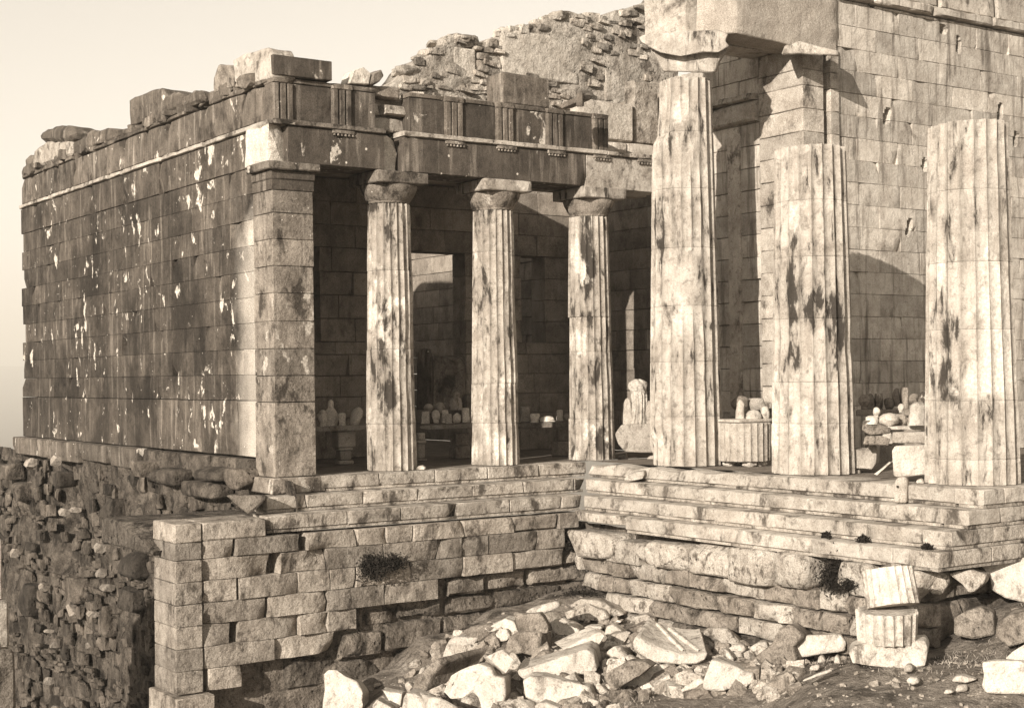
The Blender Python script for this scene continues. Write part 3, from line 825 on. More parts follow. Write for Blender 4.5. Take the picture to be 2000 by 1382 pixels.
# frieze: panels set back, grooved blocks proud
frM = frS(YA + .06)
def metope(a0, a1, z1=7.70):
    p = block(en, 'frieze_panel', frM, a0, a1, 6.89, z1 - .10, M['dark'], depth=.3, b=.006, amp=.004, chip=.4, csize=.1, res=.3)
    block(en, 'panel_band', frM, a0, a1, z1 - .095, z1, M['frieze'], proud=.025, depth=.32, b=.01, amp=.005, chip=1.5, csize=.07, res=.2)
def triglyph(c, w_=TW, z0=6.89, z1=7.70):
    tr = thing('triglyph', None, None, (c, YA, z0)); tr.parent = en; tr.location = Vector((c, YA, z0)) - wloc(en)
    return tr
def triglyph_mesh(c, w_=TW, z0=6.89, z1=7.70, seed=1):
    # one solid block with two full grooves and a half groove at each edge
    h = w_ / 2
    g = .055; d = .055
    xs_ = [(-h, .05), (-h + .035, .0), (-h + .035 + .08, 0), (-h + .035 + .08 + g * .6, d), (-.05 - .0, 0)]
    prof = [(-h, d), (-h + .04, 0), (-.105, 0), (-.075, d), (-.045, 0), (.045, 0), (.075, d), (.105, 0), (h - .04, 0), (h, d)]
    V, F = [], []
    r = random.Random(seed)
    zs_ = [z0, z0 + .2, z0 + .4, z1 - .12]
    for zz_ in zs_:
        for (x, q) in prof: V.append((c + x + r.uniform(-.004, .004), YA + .0 + q + r.uniform(-.003, .003), zz_))
    n = len(prof)
    for a in range(len(zs_) - 1):
        for i in range(n - 1): F.append([a * n + i, a * n + i + 1, (a + 1) * n + i + 1, (a + 1) * n + i])
    b0 = len(V)
    for zz_ in zs_:
        V += [(c - h, YA + .35, zz_), (c + h, YA + .35, zz_)]
    for a in range(len(zs_) - 1):
        F.append([b0 + a * 2, a * n, (a + 1) * n, b0 + a * 2 + 2]); F.append([a * n + n - 1, b0 + a * 2 + 1, b0 + a * 2 + 3, (a + 1) * n + n - 1])
    F.append([(len(zs_) - 1) * n + i for i in range(n)])
    o = mesh('triglyph', V, F, M['frieze'], en)
    block(o, 'cap_band', frS(YA), c - h - .005, c + h + .005, z1 - .12, z1 + .004, M['frieze'], proud=.012, depth=.4, b=.012, amp=.006, chip=2, csize=.07, res=.12)
for i, c in enumerate(TG): triglyph_mesh(c, seed=i)
edges = [12.36] + [v for c in TG for v in (c - TW / 2, c + TW / 2)]
x_gap0, x_gap1 = xs(YA, 220, 737, 802)
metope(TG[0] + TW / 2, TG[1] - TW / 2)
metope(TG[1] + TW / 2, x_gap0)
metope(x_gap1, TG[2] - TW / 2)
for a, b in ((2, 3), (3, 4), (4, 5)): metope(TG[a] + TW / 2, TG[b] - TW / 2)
# where a panel has fallen out, the small backing courses show
frB = frS(YA + .30)
block(en, 'backing_block', frB, x_gap0 - .05, x_gap1 + .05, 6.89, 7.20, M['step'], chip=2, b=.03)
block(en, 'backing_block', frB, x_gap0 + .0, x_gap0 + .26, 7.22, 7.47, M['step'], chip=2, b=.03, proud=.05)
block(en, 'backing_block', frB, x_gap0 + .27, x_gap1 + .04, 7.22, 7.45, M['step'], chip=2, b=.03, proud=.12)
block(en, 'backing_block', frB, x_gap0 - .05, x_gap1 - .1, 7.55, 7.82, M['pil'], chip=3, b=.04, proud=.08)
box(en, 'backing_core', 12.9, 20.5, 26.35, 27.2, 6.89, 7.62, M['inner'], 0, 0, 99)
# west side of the same entablature, over the dark wall
wl = thing('side_entablature', 'plain beam and frieze slabs along the top of the dark left wall', 'entablature', (12.6, 34, 6.06))
ja = sorted([26.1] + ys(XW, 360, 311, 240, 180, 120, 80) + [YE])
for q in range(len(ja) - 1):
    block(wl, 'architrave_block', frWW, ja[q], ja[q + 1], 6.065, 6.775, M['patina'], depth=.6, b=.012, amp=.006, chip=1.5, csize=.16, res=.3)
jt = sorted([25.80] + ys(XW, 330, 400, 320, 240, 215, 140, 100) + [YE + .05])
for q in range(len(jt) - 1):
    block(wl, 'fillet', frW(XW - .07), jt[q], jt[q + 1], 6.78, 6.885, M['marble'], depth=.5, b=.015, amp=.012, chip=3.5, csize=.08, res=.18)
jf = sorted([25.94] + ys(XW, 250, 500, 474, 420, 369, 326, 282, 244, 209, 175, 143, 114, 85) + [YE - .1])
for q in range(len(jf) - 1):
    rr = random.Random(nseed())
    block(wl, 'frieze_slab', frWW, jf[q], jf[q + 1], 6.89, 7.60, M['frieze'], depth=.45, b=.016, amp=.008, chip=1.4, csize=.14, res=.26, proud=rr.uniform(-.01, .02), gap=.008)
    if q not in (3, 9): block(wl, 'slab_band', frWW, jf[q], jf[q + 1], 7.605, 7.71, M['frieze'], depth=.45, b=.02, amp=.01, chip=2.2, csize=.1, res=.2, proud=.03)
box(wl, 'wall_core', XW + .40, XW + .66, 26.4, YE - .3, 6.03, 7.6, M['inner'], 0, 0, 99)
# ---------------------------------------------------------------- loose blocks left on top
def on_wall(name, pts, D, label, mat, back=(14, -2), dD=.6, group='blocks left lying on the wall tops', cat='stone block', **kw):
    kw.setdefault('amp', .045); kw.setdefault('res', .10)
    return tag(outline(name, pts, D, mat, back, dD, **kw), label, cat, group)
dW = lambda px, py: float(np.dot(onX(px, py, XW), _F))
tag(box(None, 'cornice_block', 12.33, 13.60, 25.80, 26.55, 7.72, 8.10, M['dark'], .012, .004, .3), 'dark rectangular cornice block on the corner above the first grooved panel', 'stone block', 'blocks left lying on the wall tops')
WS = lambda d: ('W', XW - .015, d)
on_wall('cornice_block', [(458, 160), (455, 118), (478, 106), (525, 95), (531, 107), (533, 150), (510, 158), (470, 168)], 0, 'pale fractured block with a pointed top behind the dark corner block', M['marble'], on=WS(.5), amp=.03)
on_wall('cornice_block', [(417, 182), (416, 152), (428, 128), (446, 127), (456, 150), (457, 170)], 0, 'small broken block beside the pointed pale one on the left wall', M['greydeb'], on=WS(.8), amp=.05)
on_wall('cornice_block', [(254, 246), (253, 196), (262, 187), (318, 174), (328, 200), (329, 222)], 0, 'tall upright block standing on the left wall edge', M['frieze'], on=WS(.8), amp=.03)
on_wall('cornice_block', [(326, 222), (322, 186), (338, 178), (358, 184), (362, 210)], 0, 'rounded block leaning against the tall upright block', M['frieze'], on=WS(.7), amp=.03, bev=.08)
on_wall('cornice_block', [(360, 210), (360, 182), (376, 176), (394, 180), (400, 196)], 0, 'low worn block with a grooved face on the left wall', M['frieze'], on=WS(.7), bev=.06)
on_wall('cornice_block', [(78, 280), (74, 262), (82, 250), (104, 246), (138, 249), (144, 266), (138, 276)], 0, 'rounded weathered block topmost at the far left wall end', M['frieze'], on=WS(1.), bev=.12)
on_wall('cornice_block', [(62, 330), (66, 292), (88, 277), (138, 276), (140, 303)], 0, 'pale flat block under the rounded one at the far left', M['step'], on=WS(1.), bev=.06)
on_wall('cornice_block', [(52, 338), (49, 310), (56, 303), (64, 308), (64, 332)], 0, 'small round stone at the outermost left end of the wall', M['frieze'], on=WS(.6), bev=.08)
on_wall('cornice_block', [(141, 303), (141, 275), (165, 266), (172, 282), (168, 292)], 0, 'narrow wedge block between the flat blocks on the left wall', M['frieze'], on=WS(.7), bev=.05)
on_wall('cornice_block', [(172, 290), (174, 260), (205, 250), (252, 251), (252, 262)], 0, 'long low block reaching to the tall upright one', M['frieze'], on=WS(.8), bev=.05)
NS_ = lambda d: ('S', YA + .1, d)
on_wall('cornice_block', [(682, 163), (692, 136), (712, 129), (727, 143), (720, 165)], 0, 'tilted square block lying on the frieze left of the gap', M['debris'], on=NS_(.5))
on_wall('cornice_block', [(722, 166), (730, 144), (746, 135), (752, 148), (742, 160)], 0, 'small tilted stone beside the square one on the frieze', M['greydeb'], on=NS_(.4))
tag(box(None, 'cornice_block', 17.78, 19.05, 26.02, 26.65, 7.712, 8.38, M['frieze'], .035, .02, .14), 'tall grooved-face block standing alone on the frieze over the middle column', 'stone block', 'blocks left lying on the wall tops')
bb = thing('timber_beam', 'short dark beam end propped up behind the frieze', 'beam', (19.9, 26.6, 7.75))
outline('beam', [(1088, 205), (1135, 185), (1139, 196), (1096, 214)], 31.2, M['wood'], (20, -2), .5, parent=bb)
outline('post', [(1127, 208), (1127, 182), (1138, 182), (1138, 208)], 31.1, M['wood'], (3, 0), .2, parent=bb, bev=.01)
# ragged backing stones that still top the left wall
RG = rock_mesh('ragged', 6, M['frieze'], chops=6, bev=.05, res=.35, amp=.06)
for i in range(46):
    rr = random.Random(6100 + i)
    yy = 26.6 + i * .34 + rr.uniform(-.15, .15)
    o = link('cap_stone', RG[i % 6], wl, (XW + rr.uniform(.12, .38), yy, 7.74 + rr.uniform(0, .07)))
    o.scale = (rr.uniform(.4, .6), rr.uniform(.3, .7), rr.uniform(.14, .42)); o.rotation_euler = (rr.uniform(-.15, .15), rr.uniform(-.1, .1), rr.uniform(-.4, .4))
# ================================================================== porch interior
ba = thing('porch_back_wall', 'dark back wall of the porch with a tall doorway and side windows', 'wall', (18, 31.2, 0))
OPEN = [(18.32, 20.0, -1, 4.97), (21.72, 22.45, 2.75, 4.97), (15.35, 15.95, 2.75, 4.97)]
frBk = frS(31.0)
zrow = [0, .95, 1.45, 1.95, 2.45, 2.75, 3.3, 3.85, 4.4, 4.97, 5.5, 6.05, 6.6]
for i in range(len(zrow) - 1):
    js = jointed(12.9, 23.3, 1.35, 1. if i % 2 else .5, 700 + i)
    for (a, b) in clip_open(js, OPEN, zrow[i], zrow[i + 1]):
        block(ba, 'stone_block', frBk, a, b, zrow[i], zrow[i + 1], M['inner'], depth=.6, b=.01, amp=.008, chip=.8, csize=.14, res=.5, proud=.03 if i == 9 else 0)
ir = thing('inner_room_wall', 'far wall of the room seen through the tall doorway', 'wall', (18, 39.6, 0))
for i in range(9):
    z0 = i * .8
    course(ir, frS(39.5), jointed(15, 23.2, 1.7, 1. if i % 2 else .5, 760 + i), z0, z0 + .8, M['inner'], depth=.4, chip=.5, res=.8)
ea = thing('east_wall', 'coursed wall closing the porch on the right, behind the big corner column', 'wall', (23.5, 30, 0))
frE = frW(23.3)
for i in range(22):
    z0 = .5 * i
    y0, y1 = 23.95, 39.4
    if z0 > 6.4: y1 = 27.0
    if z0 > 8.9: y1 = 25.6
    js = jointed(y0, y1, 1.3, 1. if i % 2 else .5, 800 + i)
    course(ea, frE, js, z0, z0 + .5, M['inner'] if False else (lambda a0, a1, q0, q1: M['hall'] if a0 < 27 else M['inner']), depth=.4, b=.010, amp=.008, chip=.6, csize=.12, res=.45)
block(ea, 'ledge', frE, 23.96, 26.2, 7.52, 7.98, M['marble'], proud=.16, depth=.4, b=.05, chip=2)
block(ea, 'ledge', frE, 23.96, 26.4, 7.99, 8.14, M['marble'], proud=.26, depth=.5, b=.03, chip=2)
block(ea, 'wall_strip', frE, 24.55, 24.95, 0.9, 7.5, M['marble'], proud=.06, depth=.2, b=.02, chip=2)
box(ea, 'wall_core', 23.62, 24.0, 24.2, 39.4, 0, 8.8, M['inner'], 0, 0, 99)
box(ba, 'wall_core', 20.1, 21.6, 31.45, 31.7, 0, 6.5, M['inner'], 0, 0, 99)
box(ba, 'wall_core', 12.9, 15.3, 31.45, 31.7, 0, 6.5, M['inner'], 0, 0, 99)
box(ba, 'wall_core', 16.0, 18.25, 31.45, 31.7, 0, 6.5, M['inner'], 0, 0, 99)
rf = thing('porch_shade_slab', 'flat slab added over the porch to shade the walls inside', 'shading slab', (17, 29, 6.62))
sheet_v = []
box(rf, 'shade_slab', 12.9, 20.0, 27.3, 31.6, 6.62, 6.95, M['inner'], .02, 0, 99)  # unseen slab added so the upper porch walls stay dark
# ================================================================== medieval wall above
uw = thing('upper_rubble_wall', 'ruined rubble wall with plaster patches rising above the frieze against the sky', 'wall', (22, 31.3, 6.6))
YU = 31.2
top_px = [(700, 205), (766, 172), (790, 140), (812, 122), (832, 108), (850, 98), (868, 80), (888, 71), (915, 70), (938, 74), (946, 92), (958, 80), (985, 66), (1010, 58), (1035, 50), (1050, 53), (1062, 42), (1085, 31), (1110, 28), (1140, 26), (1160, 31), (1190, 27), (1215, 22), (1247, 11), (1290, -6), (1320, -20)]
top_pt = [onY(a, b, YU) for a, b in top_px]
tx = np.array([p[0] for p in top_pt]); tz = np.array([p[2] for p in top_pt])
ztop = lambda x: np.interp(x, tx, tz)
na, nz = 96, 44
A, Zf = np.meshgrid(np.linspace(tx[0], tx[-1], na), np.linspace(0, 1, nz), indexing='ij')
jag = Wob(70, 5.)(np.stack([A * 2.2, A * 0, A * 0], -1)) * .07
Zm = 6.5 + (ztop(A) + jag - 6.5) * Zf
P = np.stack([A, np.full_like(A, YU), Zm], -1)
w1, w2 = Wob(71, 1.5), Wob(72, 5)
P[..., 1] += .08 * w1(P) + .05 * w2(P)
V = P.reshape(-1, 3).tolist()
n0 = len(V)
V += (P + np.array([0, .9, 0])).reshape(-1, 3).tolist()
I = np.arange(na * nz).reshape(na, nz)
F = np.stack([I[:-1, :-1], I[1:, :-1], I[1:, 1:], I[:-1, 1:]], -1).reshape(-1, 4).tolist()
F += [[f + n0 for f in q][::-1] for q in F]
for i in range(na - 1): F.append([int(I[i, -1]), int(I[i + 1, -1]), int(I[i + 1, -1]) + n0, int(I[i, -1]) + n0])
for j in range(nz - 1): F.append([int(I[0, j + 1]), int(I[0, j + 1]) + n0, int(I[0, j]) + n0, int(I[0, j])])
mesh('wall_mass', V, F, M['oldwall'], uw, smooth=True)
frU = frS(YU)
patches = [((975, 1135), (75, 150)), ((885, 930), (95, 150)), ((1180, 1250), (120, 200))]
def in_plaster(x, z):
    for (p0, p1), (q0, q1) in patches:
        a = onY(p0, q1, YU); b = onY(p1, q0, YU)
        if a[0] < x < b[0] and a[2] < z < b[2]: return True
    return False
rubble_face(uw, frU, 18.3, 26.2, 7.6, 12.2, (.15, .42), (.08, .20), RO, 'stone', 290, 91, off=-.03, prob=.62, depth=.17, inside=lambda a, z: z < ztop(a) - .12 and not in_plaster(a, z), stuff_mat=M['oldstone'])
RT = rock_mesh('top', 6, M['oldwall'], chops=4, bev=.1, res=.5, amp=.06)
for i in range(44):
    rr = random.Random(3000 + i)
    x = rr.uniform(18.2, 25.9)
    o = link('cap_stone', RT[i % 6], uw, (x, YU + rr.uniform(.05, .4), float(ztop(x)) - .04))
    o.scale = (rr.uniform(.25, .6), .4, rr.uniform(.15, .32)); o.rotation_euler = (0, 0, rr.uniform(-.4, .4))
for (p0, p1), (q0, q1) in patches:
    a = onY(p0, q1, YU); b = onY(p1, q0, YU)
    na_, nz_ = 26, 22
    A, Zf = np.meshgrid(np.linspace(0, 1, na_), np.linspace(0, 1, nz_), indexing='ij')
    ed = Wob(int(p0), 4.)
    X = a[0] + (b[0] - a[0]) * A; Zz = a[2] + (b[2] - a[2]) * Zf
    Q = np.stack([X, np.full_like(X, YU - .02), Zz], -1)
    rr_ = np.minimum.reduce([A, 1 - A, Zf, 1 - Zf])
    Q[..., 0] += np.where((A < .01) | (A > .99), .12 * ed(Q * 2), 0); Q[..., 2] += np.where((Zf < .01) | (Zf > .99), .14 * ed(Q * 2.3 + 4), 0)
    Q[..., 1] += .03 * Wob(7, 2.)(Q) + np.where(rr_ < .005, .22, 0)
    I = np.arange(na_ * nz_).reshape(na_, nz_)
    F = np.stack([I[:-1, :-1], I[1:, :-1], I[1:, 1:], I[:-1, 1:]], -1).reshape(-1, 4).tolist()
    mesh('plaster_patch', Q.reshape(-1, 3), F, M['plaster'], uw, smooth=True)
# plastered masonry behind the right end of the frieze
pm = thing('plastered_wall_end', 'pale plastered masonry stump between the frieze end and the big corner column', 'wall', (21.8, 27.3, 6.9))
block(pm, 'masonry_block', frS(27.0), 20.62, 22.0, 6.89, 7.35, M['plaster'], chip=2, b=.03, res=.14, amp=.02)
block(pm, 'masonry_block', frS(27.05), 20.62, 22.25, 7.36, 8.3, M['plaster'], chip=3, b=.05, res=.14, amp=.03, csize=.3)
block(pm, 'masonry_block', frS(27.0), 22.02, 23.1, 6.89, 7.35, M['marble'], chip=2, b=.03)
block(pm, 'masonry_block', frS(27.15), 22.32, 23.1, 7.36, 8.9, M['oldstone'], chip=2, b=.05, amp=.03)
# ================================================================== central building
hw = thing('hall_wall', 'high ashlar wall with water streaks and small sockets behind the big fluted columns', 'wall', (28, 22.8, 0))
frH = frS(22.66)
box(hw, 'wall_core', 24.5, 32.5, 23.05, 23.4, 0, 10.0, M['inner'], 0, 0, 99)
# small sockets cut into the wall face
sock = [(1736, 226, 11, 34, -.35), (1776, 443, 8, 34, -.25), (1957, 220, 9, 34, -.2), (1876, 88, 9, 32, .1), (1846, 57, 13, 15, 0), (1808, 322, 8, 24, -.2), (1987, 272, 8, 30, -.2)]
HOLES = []
for (a, b, pw, ph, ln) in sock:
    p = onY(a, b, 22.62); s_ = float(np.dot(p, _F)) / FPX
    HOLES.append((p[0], p[2], pw * s_ * .75, ph * s_ * .5, -ln, .28))
zh = [0, 1.15] + [1.15 + .495 * i for i in range(1, 19)]
zh = [z for z in zh if z < 10.1] + [10.12]
for i in range(len(zh) - 1):
    js = jointed(24.36, 32.5, 1.32, 1. if i % 2 else .5, 900 + i)
    for q in range(len(js) - 1):
        rr = random.Random(nseed())
        hs = [t for t in HOLES if js[q] - t[2] < t[0] < js[q + 1] + t[2] and zh[i] - t[3] < t[1] < zh[i + 1] + t[3]]
        block(hw, 'stone_block', frH, js[q], js[q + 1], zh[i], zh[i + 1], M['hall'], depth=.5, b=.006, amp=.008, chip=.9, csize=.10, gap=.002, res=.05 if hs else .26, holes=hs, proud=(rr.uniform(-.008, .008) + (.04 if zh[i] < 6.5 else 0)))
for q, (a, b) in enumerate(zip([24.36, 25.5, 27.6, 29.7, 31.2], [25.48, 27.58, 29.68, 31.18, 32.5])):
    block(hw, 'cornice_moulding', frH, a, b, 10.13, 10.36, M['hall'], proud=.16, depth=.6, b=.04, amp=.015, chip=2.5, csize=.14, res=.2)
    block(hw, 'stone_block', frH, a + .3, b + .2, 10.37, 11.1, M['marble'], proud=.02, depth=.6, b=.03, amp=.01, chip=1.5, res=.3)
an = thing('wall_pier', 'stained square pier at the near end of the hall wall, under the massive architrave block', 'pier', (23.8, 23.2, 0))
zz = [0] + [1.1 + .5 * i for i in range(15)] + [8.45, 8.93]
for i in range(len(zz) - 1):
    box(an, 'stone_block', 23.28 + .004 * (i % 2), 23.93, 22.60, 23.94, zz[i] + .004, zz[i + 1] - .004, M['pier'], .014, .008, .2)
    box(an, 'stone_block', 24.13, 24.40, 22.60 - .012, 23.0, zz[i] + .004, zz[i + 1] - .004, M['pier'], .012, .006, .25)
outline('capital', [(1528, 106), (1534, 90), (1562, 82), (1600, 92), (1636, 100), (1638, 108), (1600, 106), (1560, 104)], 31.0, M['marble'], (6, 2), .9, tilt=0, parent=an)
# architrave resting on the corner column
ar = thing('architrave', 'massive split architrave block resting on the big corner column and the wall pier', 'architrave', (22.4, 23.4, 8.87))
def prism(name, foot, z0, z1, mat, parent, bev=.02, amp=.02, res=.2, zfun=None):
    bm = bmesh.new()
    a = [bm.verts.new((x, y, z0 if zfun is None else zfun(x, y))) for x, y in foot]; b = [bm.verts.new((x, y, z1)) for x, y in foot]
    n = len(foot)
    bm.faces.new(a[::-1]); bm.faces.new(b)
    for i in range(n): bm.faces.new([a[i], a[(i + 1) % n], b[(i + 1) % n], b[i]])
    bmesh.ops.recalc_face_normals(bm, faces=bm.faces)
    finish_rock(bm, bev, res, amp, nseed(), 2.5)
    return sharp(bmobj(name, bm, mat, parent), 40)
prism('outer_slab', [(21.38, 22.60), (24.36, 22.60), (24.36, 23.38), (20.95, 23.38), (21.10, 23.0)], 8.86, 10.12, M['arch'], ar, zfun=lambda x, y: 8.98 - .05 * (x - 21.4))
prism('inner_slab', [(20.70, 23.44), (24.36, 23.44), (24.36, 24.2), (20.2, 24.2)], 8.92, 10.6, M['marble'], ar)
# ---------------------------------------------------------------- big columns
def big_column(cx, cy, zs_, rb, rt, zt, label, seed, er, at, tr=0., efun=None, cut=None):
    t = thing('doric_column', label, 'column', (cx, cy, 0), 'big columns of the main front')
    rad = lambda z: rb + (rt - rb) * (z / zt) ** 1.1
    for i in range(len(zs_) - 1):
        drum(t, 'drum', cx, cy, zs_[i] + .002, zs_[i + 1] - .002, rad(zs_[i]), rad(zs_[i + 1]), M['bigshaft'], 20, .066, seed, erode=er, er_at=at, rot=R(9), rim=.012, ppf=8, dz=.2, top_rough=tr if i == len(zs_) - 2 else 0, efun=efun, cutfun=cut)
    return t
X1 = 20.57
azW = np.array([-.72, -.69])
def ef1(P):                                    # the south-west side of the corner column has split away
    d = P[:, :2] - np.array([X1, 23.42]); d = d / np.linalg.norm(d, axis=1)[:, None]
    k = d @ np.array([-.62, -.78])
    return np.clip((k - .80) / .05, 0, 1) * (.5 + .5 * np.sin(P[:, 2] * 2.1)) * (P[:, 2] > 1.6)
_cw, _cw2 = Wob(515, 2.2, 9), Wob(516, 7.)
def cut1(P):                                   # great pieces broken off its left side, high up
    d = P[:, :2] - np.array([X1, 23.42]); d = d / np.linalg.norm(d, axis=1)[:, None]
    k = d @ np.array([-.823, .568]); k2 = d @ np.array([-.80, -.60])
    n = _cw(P) + .3 * _cw2(P)
    up = np.clip((P[:, 2] - 5.6) / .5, 0, 1)
    a = np.clip((k - .35) / .35, 0, 1) * up * np.clip((n + .25) / .12, 0, 1) * (.10 + .05 * n)
    b = np.clip((k2 - .72) / .08, 0, 1) * np.clip((n + .05) / .10, 0, 1) * np.clip((P[:, 2] - 2.2) / .6, 0, 1) * (.055 + .02 * n)
    low = np.clip((k - .5) / .3, 0, 1) * np.clip((n - .15) / .1, 0, 1) * .07
    return np.maximum(np.maximum(a, b), low)
c1 = big_column(X1, 23.42, [0, 1.02, 2.15, 3.3, 4.5, 5.72, 6.9, 8.02], .765, .60, 8.8, 'tall cracked corner column still carrying its broken capital', 1010, .4, .45, efun=ef1, cut=cut1)
outline('echinus', [(1295, 140), (1285, 118), (1270, 96), (1300, 88), (1400, 92), (1420, 100), (1404, 122), (1398, 142)], 30.35, M['bigshaft'], (4, 0), 1.2, tilt=-.1, parent=c1, amp=.022, bev=.02)
outline('abacus', [(1252, 84), (1246, 72), (1262, 65), (1300, 63), (1345, 60), (1402, 57), (1424, 66), (1418, 80), (1426, 90), (1404, 104), (1375, 102), (1330, 112), (1290, 104), (1268, 92)], 30.1, M['bigshaft'], (4, 2), 1.5, tilt=.0, parent=c1, amp=.022, bev=.02)
c2 = big_column(X1, 19.79, [0, .95, 1.72, 2.9, 4.05, 5.1, 6.12], .785, .66, 6.2, 'broken tall column marked with black stains, second on the main front', 1045, .45, .42, .05)
c3 = big_column(X1 + .02, 16.16, [0, .43, 1.4, 2.58, 3.7, 4.9, 6.02], .785, .665, 6.1, 'broken fluted column at the right edge with a flat top', 1071, .4, .45, .03)
# ================================================================== rubble foundation at the far left
lw = thing('rubble_foundation', 'dark crumbling rubble foundation below the tall dark wall', 'wall', (12.2, 34, -9))
frL = frW(12.28)
def bulge(A, Z):
    # the lower part leans out, with a hollow near the north end
    b = np.clip((-Z - .5) / 8, 0, 1) * .5
    n = np.exp(-((A - 38.6) / .8) ** 2 - ((Z + 2.0) / 1.3) ** 2) * -.9
    return b + n
sheet(lw, 'rubble_core', frL, 25.2, 48, -10.2, -.04, M['mortar'], res=.15, amp=.13, f=1.6, seed=33, off=-.10, shape=bulge)
def nothole(a, z): return not (abs(a - 38.6) < .7 and abs(z + 2.0) < 1.2)
rubble_face(lw, frL, 25.8, 47.5, -9.5, -.35, (.12, .62), (.08, .38), RS, 'rubble_stone', 285, 37, off=-.04, inside=nothole, prob=.42, depth=.13, stuff_mat=M['rubble'], off_fn=bulge)
# a few pale stones and the larger squared ones in it
for (px, py, w_, h_) in ((143, 1193, 30, 12), (182, 1199, 14, 14), (210, 1148, 26, 18), (126, 1000, 14, 18), (148, 996, 12, 14), (196, 1070, 14, 22), (96, 1330, 9, 20), (86, 1146, 10, 16), (112, 1382, 14, 10), (198, 1120, 9, 24), (108, 1260, 8, 16), (96, 1232, 7, 9), (30, 1080, 9, 22), (178, 1262, 12, 12), (110, 900, 10, 24), (60, 905, 20, 22)):
    p = onX(px, py, 12.02)
    s_ = float(np.dot(p, _F)) / FPX
    o = link('pale_stone', rock_mesh('pale', 1, M['poros'], chops=4, bev=.12, res=.4, amp=.06)[0] if 'pale' not in ROCKS else ROCKS['pale'][0], lw, p)
    o.scale = (.25, w_ * s_ * 1.5, h_ * s_); o.rotation_euler = (random.Random(px).uniform(-.5, .5), .2, 0)
for (px, py, w_, h_, m) in ((152, 1150, 36, 48, 'rubble'), (224, 1000, 44, 60, 'rubble'), (262, 1100, 60, 52, 'rubble'), (120, 935, 40, 30, 'rubble'), (40, 960, 40, 34, 'rubble'), (60, 1170, 40, 60, 'rubble'), (20, 920, 30, 30, 'rubble'), (262, 1170, 50, 40, 'rubble'), (215, 1210, 26, 60, 'rubble'), (420, 925, 80, 26, 'rubble'), (330, 930, 90, 30, 'rubble'), (470, 935, 40, 40, 'rubble'), (400, 955, 90, 28, 'rubble'), (280, 915, 46, 30, 'rubble')):
    p = onX(px, py, 12.05)
    s_ = float(np.dot(p, _F)) / FPX
    L, Hh = w_ * s_ * 1.6, h_ * s_
    bm = rock_bm((.55, L, Hh), nseed(), 4, .14, .16, .05)
    for v in bm.verts: v.co += Vector((p[0] + .06, p[1], p[2]))
    sharp(bmobj('large_stone', bm, M[m], lw), 50)
# earth shelf and broken slab beside the corner pier, behind the lowest step
sh_ = thing('broken_step_end', 'rough broken stone jutting out at the left end of the second step', 'stone', (11.0, 25.6, -.8))
outline('stone', [(440, 967), (447, 965), (516, 968), (520, 974), (500, 990), (486, 1001), (462, 985)], 27.0, M['found'], (8, -3), .8, parent=sh_)
bm = rock_bm((3.2, 2.6, .5), 411, 2, .2, .12, .10)
for v in bm.verts: v.co += Vector((11.2, 26.6, -.98))
tag(sharp(bmobj('earth_fill', bm, M['core'])), 'dark earth and rubble filling behind the corner pier', 'earth bank')
# monument base cut by the left edge of the picture
mb = thing('monument_base', 'stepped grey pedestal cut off by the left edge of the view', 'pedestal', (5.4, 27, -9.5))
xr = lambda px, py: float(onY(px, py, 25.0)[0])
zt = float(onY(5, 1052, 25.0)[2])
z1_, z2_, z3_ = float(onY(14, 1172, 25.0)[2]), float(onY(18, 1265, 25.0)[2]), -9.6
box(mb, 'shaft_block', 3.9, xr(9, 1110), 25.10, 28.8, z1_, zt, M['step'], .03, .012, .3)
box(mb, 'base_block', 3.75, xr(18, 1230), 25.0, 29.0, z2_, z1_ - .006, M['step'], .04, .015, .3)
box(mb, 'foot_block', 3.6, xr(26, 1300), 24.85, 29.1, z3_, z2_ - .006, M['found'], .05, .02, .3)
# ================================================================== slabs with carved fragments in the porch
def at_floor(px, py, z=0.): return onZ(px, py, z)
def profile_post(name, label, px, py_top, py_bot, prof, D=None, mat='frag', group='posts carrying the stone slabs'):
    p = at_floor(px, py_bot)
    D = float(np.dot(p, _F)); s_ = D / FPX
    H = (py_bot - py_top) * s_
    t = thing(name, label, 'pedestal', tuple(p), group)
    for i, (nm, f0, f1, w_) in enumerate(prof):
        hw = w_ * s_ / 2
        box(t, nm, p[0] - hw, p[0] + hw, p[1] - hw * .8, p[1] + hw * .8, p[2] + H * f0 + .002, p[2] + H * f1 - .002, M[mat], .02, .006, .2)
    return t
YB = 28.95
zsl = .80
profile_post('slab_support', 'waisted stone post under the left slab of carved heads', 672, 842, 906, [('foot', 0, .12, 32), ('stem', .12, .42, 25), ('collar', .42, .52, 30), ('block', .52, 1.0, 38)])
profile_post('slab_support', 'slim moulded post at the left end of the middle slab', 822, 845, 900, [('foot', 0, .1, 22), ('stem', .1, .62, 15), ('collar', .62, .74, 20), ('head', .74, 1.0, 16)])
profile_post('slab_support', 'broad dark block under the right end of the middle slab', 898, 845, 895, [('lower_block', 0, .5, 34), ('upper_block', .5, 1.0, 30)], mat='inner')
profile_post('slab_support', 'dark square post under the right slab beside the shifted column', 1096, 838, 890, [('lower_block', 0, .55, 30), ('upper_block', .55, 1.0, 26)], mat='inner')
def slab(px0, px1, pyt, pyb, label, D0, dep=.65, mat='frag'):
    return tag(outline('stone_slab', [(px0, pyt + 2), (px0 + 3, pyt), (px1, pyt - 4), (px1 + 1, pyb - 4), (px0 + 14, pyb), (px0 + 2, pyb - 2)], D0, M[mat], (6, -3), dep, tilt=0, bev=.012, amp=.008), label, 'stone slab', 'slabs in the porch')
dB = lambda px: float(np.dot(onY(px, 830, YB - .3), _F))
